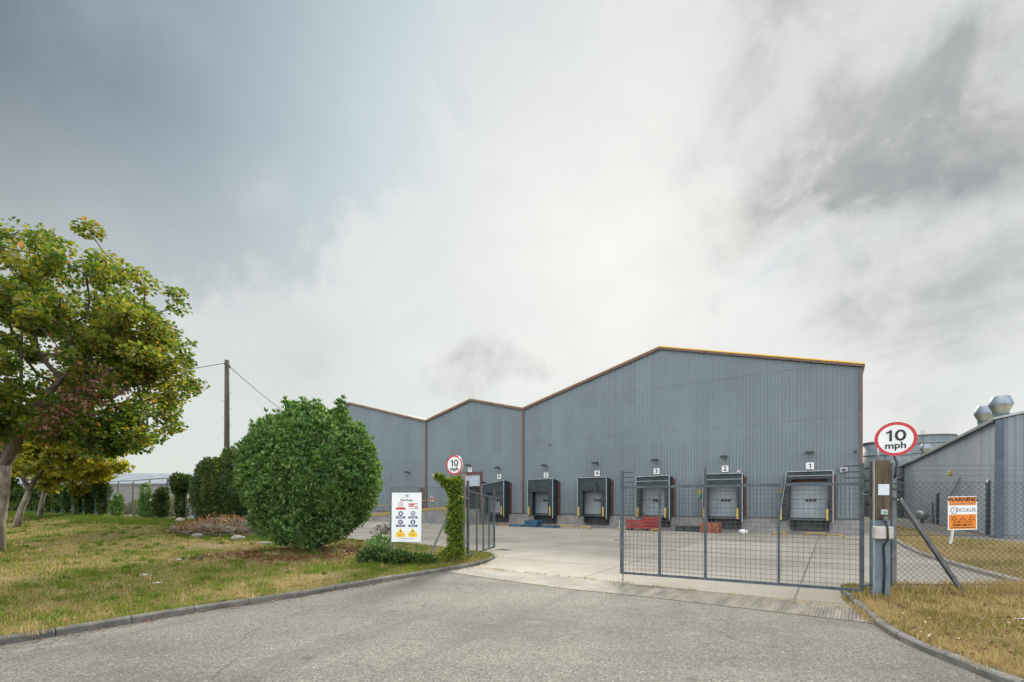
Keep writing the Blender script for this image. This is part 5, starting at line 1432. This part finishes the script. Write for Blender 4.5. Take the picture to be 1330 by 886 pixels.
# ------------------------------------------------------------------ neighbouring building, right
C = Vector((25.75, 25.35, 0))
nbld = thing('workshop_building', C, 'lower grey corrugated building with dark blue corner and roof cowls', 'building')
EH = 6.32; GW = 22.0; LL = 46.0
def frontz(s_): return EH + .205*min(s_, GW-s_)
def pf(s_, d_, zz): return C + U*s_ + N*d_ + Z*zz
def pl(s_, d_, zz): return C + Vd*s_ - U*d_ + Z*zz
ss = []; s_ = .22
V = []; L_ = []
while s_ < GW:
    for o_, dd in ((0,0),(.17,0),(.20,.05),(.27,.05)):
        if s_+o_ < GW: L_.append((s_+o_, dd))
    s_ += .30
for s_, dd in L_: V += [tuple(pf(s_, dd, .12)), tuple(pf(s_, dd, frontz(s_)))]
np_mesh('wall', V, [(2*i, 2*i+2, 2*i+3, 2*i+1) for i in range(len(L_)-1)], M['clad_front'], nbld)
L_ = []; s_ = .12
while s_ < LL:
    for o_, dd in ((0,0),(.17,0),(.20,.045),(.27,.045)):
        if s_+o_ < LL: L_.append((s_+o_, dd))
    s_ += .30
V = []
for s_, dd in L_: V += [tuple(pl(s_, dd, .12)), tuple(pl(s_, dd, EH))]
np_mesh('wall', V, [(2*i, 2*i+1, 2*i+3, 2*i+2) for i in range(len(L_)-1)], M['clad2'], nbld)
b = MB(); b.poly([pf(GW,0,0), pf(GW,0,EH), pf(GW,0,EH)+Vd*LL, pf(GW,0,0)+Vd*LL]); b.poly([C+Vd*LL, C+Vd*LL+U*GW, C+Vd*LL+U*GW+Z*EH, C+Vd*LL+U*GW/2+Z*frontz(GW/2), C+Vd*LL+Z*EH]); b.build('rear_wall', M['clad2'], nbld)
b = MB(); b.boxf(pf(-.02,.0,0)+U*.02, U*GW, N*-.2, Z*.12); b.boxf(pl(0,0,0), U*.2, Vd*LL, Z*.12); b.build('plinth', M['plinth'], nbld)
MB().boxf(pf(-.08,-.12,.0), U*.34, N*.20, Z*EH).build('corner_trim', M['blue_trim'], nbld)
for s0, s1 in ((-.14, GW/2), (GW/2, GW+.14)):
    z0, z1 = (EH-.02, frontz(GW/2)) if s0 < 1 else (frontz(GW/2), EH-.02)
    b = MB(); b.add([pf(s0,.12,z0+.03), pf(s1,.12,z1+.03), pf(s1,.12,z1+.03)+Vd*(LL+.3), pf(s0,.12,z0+.03)+Vd*(LL+.3), pf(s0,.12,z0+.15), pf(s1,.12,z1+.15), pf(s1,.12,z1+.15)+Vd*(LL+.3), pf(s0,.12,z0+.15)+Vd*(LL+.3)],
        [(0,1,2,3),(7,6,5,4),(0,4,5,1),(1,5,6,2),(2,6,7,3),(3,7,4,0)]); b.build('roof', M['roof'], nbld)
b = MB(); b.boxf(pl(-.1,.15,EH-.10), -U*.09, Vd*LL, Z*.16); b.build('gutter', M['galv_dark'], nbld)
def cowl(t_, s_):
    c_ = C + Vd*t_ + U*s_ + Z*(EH+.18*s_)
    o = MB().lathe(c_, [(.36,-.2),(.36,.62),(.39,.62),(.39,.68)], 20).build('cowl', M['cowl_metal'], nbld)
    MB().lathe(c_, [(.33,.68),(.53,1.14),(.545,1.16)], 20).build('cowl_throat', M['cowl_warm'], o)
    MB().lathe(c_, [(.545,1.16),(.56,1.20),(.40,1.66),(.385,1.68),(.0,1.68)], 20).build('cowl_cap', M['cowl_metal'], o)
cowl(4.1, 1.0); cowl(7.6, 1.0); cowl(33, 1.2)
MB().box(pl(11.5,.10,4.05), (.32,.16,.34), Vd, U).build('alarm_box', M['yellow'], nbld, bevel=.05)
MB().bar(pl(8.0,.12,3.6), pl(11.8,.14,2.2), .05).build('stay_bar', M['galv_dark'], nbld)
for t_, h_ in ((1.2, 3.0), (16.5, 2.6), (9.8, 1.9)):
    b = MB(); b.tube([pl(t_,.12,.1), pl(t_,.12,h_), pl(t_,.02,h_+.15)], .09 if t_ < 17 and t_ != 9.8 else .05, 8); b.build('downpipe', M['blue_trim'], nbld)
c_ = pl(20.5,.6,.75)
o_ = MB().lathe(c_-Z*.0, [(.0,-.42),(.36,-.36),(.46,0),(.36,.36),(.0,.42)], 16).build('pump', M['galv'], nbld)
MB().tube([c_-Z*.4, c_-Z*.75], .12, 8).build('pump_stand', M['dark'], o_)
b = MB(); b.tube([pl(18.6,.1,.1), pl(18.6,.15,1.9), pl(20.3,.2,1.9)], .05, 6); b.build('pipework', M['dark'], nbld)

# storage tanks behind
def tank(c_, r, h_, label):
    root = thing('storage_tank', c_, label, 'tank', 'storage tanks behind the buildings')
    MB().lathe(c_, [(r,0),(r,h_),(r*.985,h_),(r*.985,h_-.3),(0,h_-.1)], 48).build('shell', M['tank'], root)
    b = MB()
    k = 0
    for zz in np.arange(1.6, h_, 1.5): b.lathe(c_, [(r+.004,zz),(r+.05,zz+.02),(r+.05,zz+.12),(r+.004,zz+.14)], 48)
    b.lathe(c_, [(r+.004,h_-.12),(r+.08,h_-.1),(r+.08,h_+.03),(r-.02,h_+.03)], 48)
    b.build('hoop', M['galv_dark'], root)
    b = MB(); a_ = -2.2
    for j in (-1, 1): b.bar(Vector(c_)+Vector((math.cos(a_+.03*j)*(r+.25), math.sin(a_+.03*j)*(r+.25), .2)), Vector(c_)+Vector((math.cos(a_+.03*j)*(r+.25), math.sin(a_+.03*j)*(r+.25), h_+.6)), .04)
    b.build('ladder', M['galv_dark'], root)
tank((47.2, 60.5, 0), 2.55, 9.35, 'narrower round grey tank just right of the warehouse corner')
tank((63.6, 74.5, 0), 4.3, 11.9, 'wider round grey tank behind the sloping eave of the lower building')

# green scrub between warehouse and tanks
shrub('shrub', 49.0, 66.5, [(0,0,1.2,1.6,1.4,1.4,1500), (-2.2,1,1.0,1.5,1.3,1.2,1200), (2,1,1.4,1.4,1.3,1.6,1200)], 'green scrub growing in the gap beside the warehouse', M['leaf_bush'], .28, 'shrub', None, .6, 0.0)

# ------------------------------------------------------------------ distant shed, pole, cables
shed = thing('distant_shed', (-70, 84, 0), 'pale low-pitched shed beyond the boundary fence', 'shed')
sa, sb = Vector((-96, 84, 0)), Vector((-57.5, 84, 0)); dp = Vector((-6, 22, 0))
b = MB(); b.poly([sa, sb, sb+Z*5.0, sa+Z*5.0]); b.poly([sb, sb+dp, sb+dp+Z*5.0, sb+dp*.5+Z*7.4, sb+Z*5.0]); b.poly([sa, sa+dp, sa+dp+Z*5.0, sa+dp*.5+Z*7.4, sa+Z*5.0]); b.poly([sa+dp, sb+dp, sb+dp+Z*5, sa+dp+Z*5]); b.build('wall', M['ramp_wall'], shed)
b = MB()
for e0, e1 in ((0, .5), (.5, 1)):
    z0, z1 = (5.0, 7.4) if e0 == 0 else (7.4, 5.0)
    b.poly([sa+dp*e0+Z*z0-Vector((.4,0,0)), sb+dp*e0+Z*z0+Vector((.4,0,0)), sb+dp*e1+Z*z1+Vector((.4,0,0)), sa+dp*e1+Z*z1-Vector((.4,0,0))], Z*.12)
b.build('roof', M['shed_roof'], shed)
MB().boxf(sa+Z*4.85-Vector((0,.15,0)), sb-sa, Vector((0,.14,0)), Z*.2).build('gutter', M['galv_dark'], shed)

px_, py_ = -19.05, 31.9; pz_ = .5
pole = thing('utility_pole', (px_, py_, pz_), 'tall dark wooden utility pole rising behind the ivy hedge', 'pole')
MB().tube([(px_, py_, pz_-.6), (px_, py_, 6), (px_, py_, 11.42)], [.185,.165,.14], 12).build('pole_shaft', M['pole_wood'], pole)
b = MB()
for i in range(13): b.bar((px_-.28*(1 if i%2 else -1)*0-.28, py_, 3.2+.55*i), (px_+.28, py_, 3.2+.55*i+.0), .018) if False else b.bar((px_, py_, 3.2+.55*i), (px_+(.30 if i%2 else -.30), py_-.02, 3.22+.55*i), .02)
b.build('step_peg', M['galv_dark'], pole)
b = MB(); b.tube([(px_-.10, py_-.2, 11.15), (px_+.1, py_-.2, 11.15)], .035, 6); b.tube([(px_+.18, py_, 10.9), (px_+.18, py_, 11.1)], .04, 6); b.build('insulator', M['dark'], pole)
def cable(label, p, q, sag, n=24):
    p, q = Vector(p), Vector(q)
    pts_ = [p.lerp(q, i/n) - Z*(sag*4*(i/n)*(1-i/n)) for i in range(n+1)]
    tag(MB().tube(pts_, .022, 5).build('overhead_cable', M['dark'], loc=p), label, 'cable', 'cables from the utility pole')
cable('overhead cable running left from the pole top into the tree', (px_-.1, py_-.2, 11.15), (-62, 44, 12.2), .9)
cable('overhead cable dropping right from the pole behind the bush', (px_+.18, py_, 11.0), (-17.0, 54.0, 8.3), 1.2)

# ------------------------------------------------------------------ rough ground things, left
def rock(name, x, y, r, m, label, cat, group=None, hf=hl, zz=None):
    z0 = float(hf(x, y)) if zz is None else zz
    o = core(name, (0,0,r[2]*.45), r, x*5+y, .22, m, None, None, 1.0, 14, 8); o.location = (x, y, z0); return tag(o, label, cat, group)
mound = core('soil_mound', (-14.6, 24.6, .35), (2.6,1.6,.75), 2.0, .25, M['soil'], None, None, 1.0, 40, 20, 1.6)
tag(mound, 'low mound of dry soil and brush left of the round bush', 'mound')
P_, O_ = lumpy(2400, (-14.6, 24.5, .4), (2.7,1.7,.85), 2.0, .25, .2, .25, 1.6)
leafage('fallen_leaves', P_, O_, .13, M['leaf_dead'], None, .55, .1); tag(bpy.data.objects['fallen_leaves'], kind='stuff')
bp = thing('brush_pile', (-13.3, 23.4, .3), 'tangle of dry cut branches heaped beside the soil mound', 'brush pile')
b = MB()
for i in range(150):
    c_ = Vector((-13.6+np.clip(rng.normal(0,1.0),-1.9,1.9), 23.3+np.clip(rng.normal(0,.5),-.9,.9), .32+abs(rng.normal(0,.16)))); d = Vector(rng.normal(size=3)); d.z *= .28; d.normalize()
    L = rng.uniform(.3, 1.0); b.tube([c_-d*L*.5, c_+Vector(rng.normal(0,.05,3)), c_+d*L*.5], [.016,.013,.005], 4)
b.build('twigs', M['twig'], bp)
for i, (x, y, r, lb) in enumerate([(-12.6,21.9,(.30,.22,.16),'pale stone at the foot of the brush pile'), (-14.9,22.6,(.24,.2,.15),'white lump of rubble among the dry brush'), (-10.9,20.9,(.34,.16,.07),'flat pale slab lying between brush pile and bush'),
        (-10.4,14.9,(.10,.08,.05),'small white scrap in the dead grass'), (-8.1,10.9,(.12,.08,.03),'pale flat stone in the grass nearest the kerb'), (-9.35,12.2,(.15,.10,.04),'grey broken stone in the grass, left of the kerb stones'),
        (-20.6,29.6,(.30,.2,.2),'pale stone at the foot of the netted fence')]):
    rock('stone', x, y, r, M['rubble'], lb, 'stone', 'loose stones on the verge')
# snapped stump standing in the grass
x, y = -7.85, 15.5
x, y = -10.0, 14.9
s0 = Vector((x+.18, y+.1, float(hl(x, y))))
tag(MB().tube([s0-Z*.05, s0+Vector((.05,0,.12)), s0+Vector((.16,.02,.24))], [.06,.05,.015], 7).build('stump', M['bark_dark'], loc=s0), 'short dark snapped stump sticking out of the grass', 'stump')
x, y = 8.0, 7.35
rg = np_mesh('crushed_bag', *(lambda V_, F_: (V_, F_))(*(lambda g_: (np.array(g_[0]), np.array(g_[1])))(
    ([(x+.24*i/6-.04*j+.02*math.sin(i*3+j), y+.10*j/2+.03*math.sin(i*2.1), .125+float(hr(x,y))-.1+.035*abs(math.sin(i*1.9+j*2.3))) for j in range(4) for i in range(9)],
     [(j*9+i, j*9+i+1, (j+1)*9+i+1, (j+1)*9+i) for j in range(3) for i in range(8)]))), M['off_white'], None, (x, y, .12))
md = rg.modifiers.new('thick', 'SOLIDIFY'); md.thickness = .006
tag(rg, 'crumpled white bag lying on the dry grass by the kerb', 'litter')
# leaf litter round the bush and along the kerb
n = 5200
ang = rng.uniform(0, 2*np.pi, n); rr = 1.3+np.abs(rng.normal(0, .95, n))
lx = bx_+.1+np.cos(ang)*rr*1.15; ly = by_-1.0+np.sin(ang)*rr*.95
ok = (ly < by_+1); lx, ly = lx[ok], ly[ok]
P_ = np.c_[lx, ly, hl(lx, ly)+.015+.03*rng.random(len(lx))]
O_ = np.c_[rng.normal(0,1,len(lx)), rng.normal(0,1,len(lx)), rng.normal(0,.25,len(lx))]
V, F = leaf_arrays(P_, O_, np.c_[rng.normal(0,.3,len(lx)), rng.normal(0,.3,len(lx)), np.ones(len(lx))], .10, .5)
tag(np_mesh('fallen_leaves', V, F, M['leaf_dead']), kind='stuff')
n = 420
kp = resample(KL, 600)[180:540]; k = kp[rng.integers(0, len(kp), n)]; k = inset(kp, .0, 1)[rng.integers(0, len(kp), n)]
off = np.abs(rng.normal(0, .14, n))
kk = k + np.c_[off*.8, -off*.6]
P_ = np.c_[kk, np.full(n, .012)]
V, F = leaf_arrays(P_, np.c_[rng.normal(0,1,(n,2)), np.full(n,.02)], np.c_[rng.normal(0,.2,(n,2)), np.ones(n)], .055, .6)
tag(np_mesh('fallen_leaves', V, F, M['leaf_dead']), kind='stuff')
# brick stack behind the netted gap and rubble by the ramp
bs = thing('brick_stack', (-22.2, LY(-22.2)+1.3, .7), 'stack of orange bricks seen through the mesh beside the ivy hedge', 'brick stack')
b = MB()
for r_ in range(14):
    for k in range(6):
        b.box((-23.0+.26*k+(.13 if r_%2 else 0), LY(-22.2)+1.3, .75+.115*r_), (.245,.5,.105))
b.build('bricks', M['brick'], bs)
for i in range(16):
    x = -7.6+rng.normal(0,.55)*1.0; y = 29.5+rng.normal(0,.5); r = rng.uniform(.15,.42)
    pass
rb = thing('rubble_heap', (-7.4, 29.4, .004), 'heap of pale broken rubble between the bush and the ramp', 'rubble heap')
V = []; F = []
bb2 = MB()
for i in range(70):
    x = -7.4+np.clip(rng.normal(0,.6),-1.1,1.1); y = 29.4+np.clip(rng.normal(0,.45),-.8,.8); h_ = max(0, .75-((x+7.4)**2+(y-29.4)**2)*.5); r = rng.uniform(.1,.3)
    d = Vector(rng.normal(size=3)).normalized(); e = d.orthogonal()
    bb2.box((x, y, max(.05, h_*rng.random()*1.2)), (r*1.5, r*1.1, r*.8), d, e)
bb2.build('chunks', M['rubble'], rb)
for G_, hf, n in ((GL, hl, 2600), (GR, hr, 900)):
    P_ = pt_in(G_, n, vis, hf); P_[:,2] += .03+.04*rng.random(n)
    V, F = leaf_arrays(P_, np.c_[rng.normal(0,1,(n,2)), rng.normal(0,.2,n)], np.c_[rng.normal(0,.4,(n,2)), np.ones(n)], .075, .6)
    tag(np_mesh('fallen_leaves', V, F, M['leaf_dead']), kind='stuff')
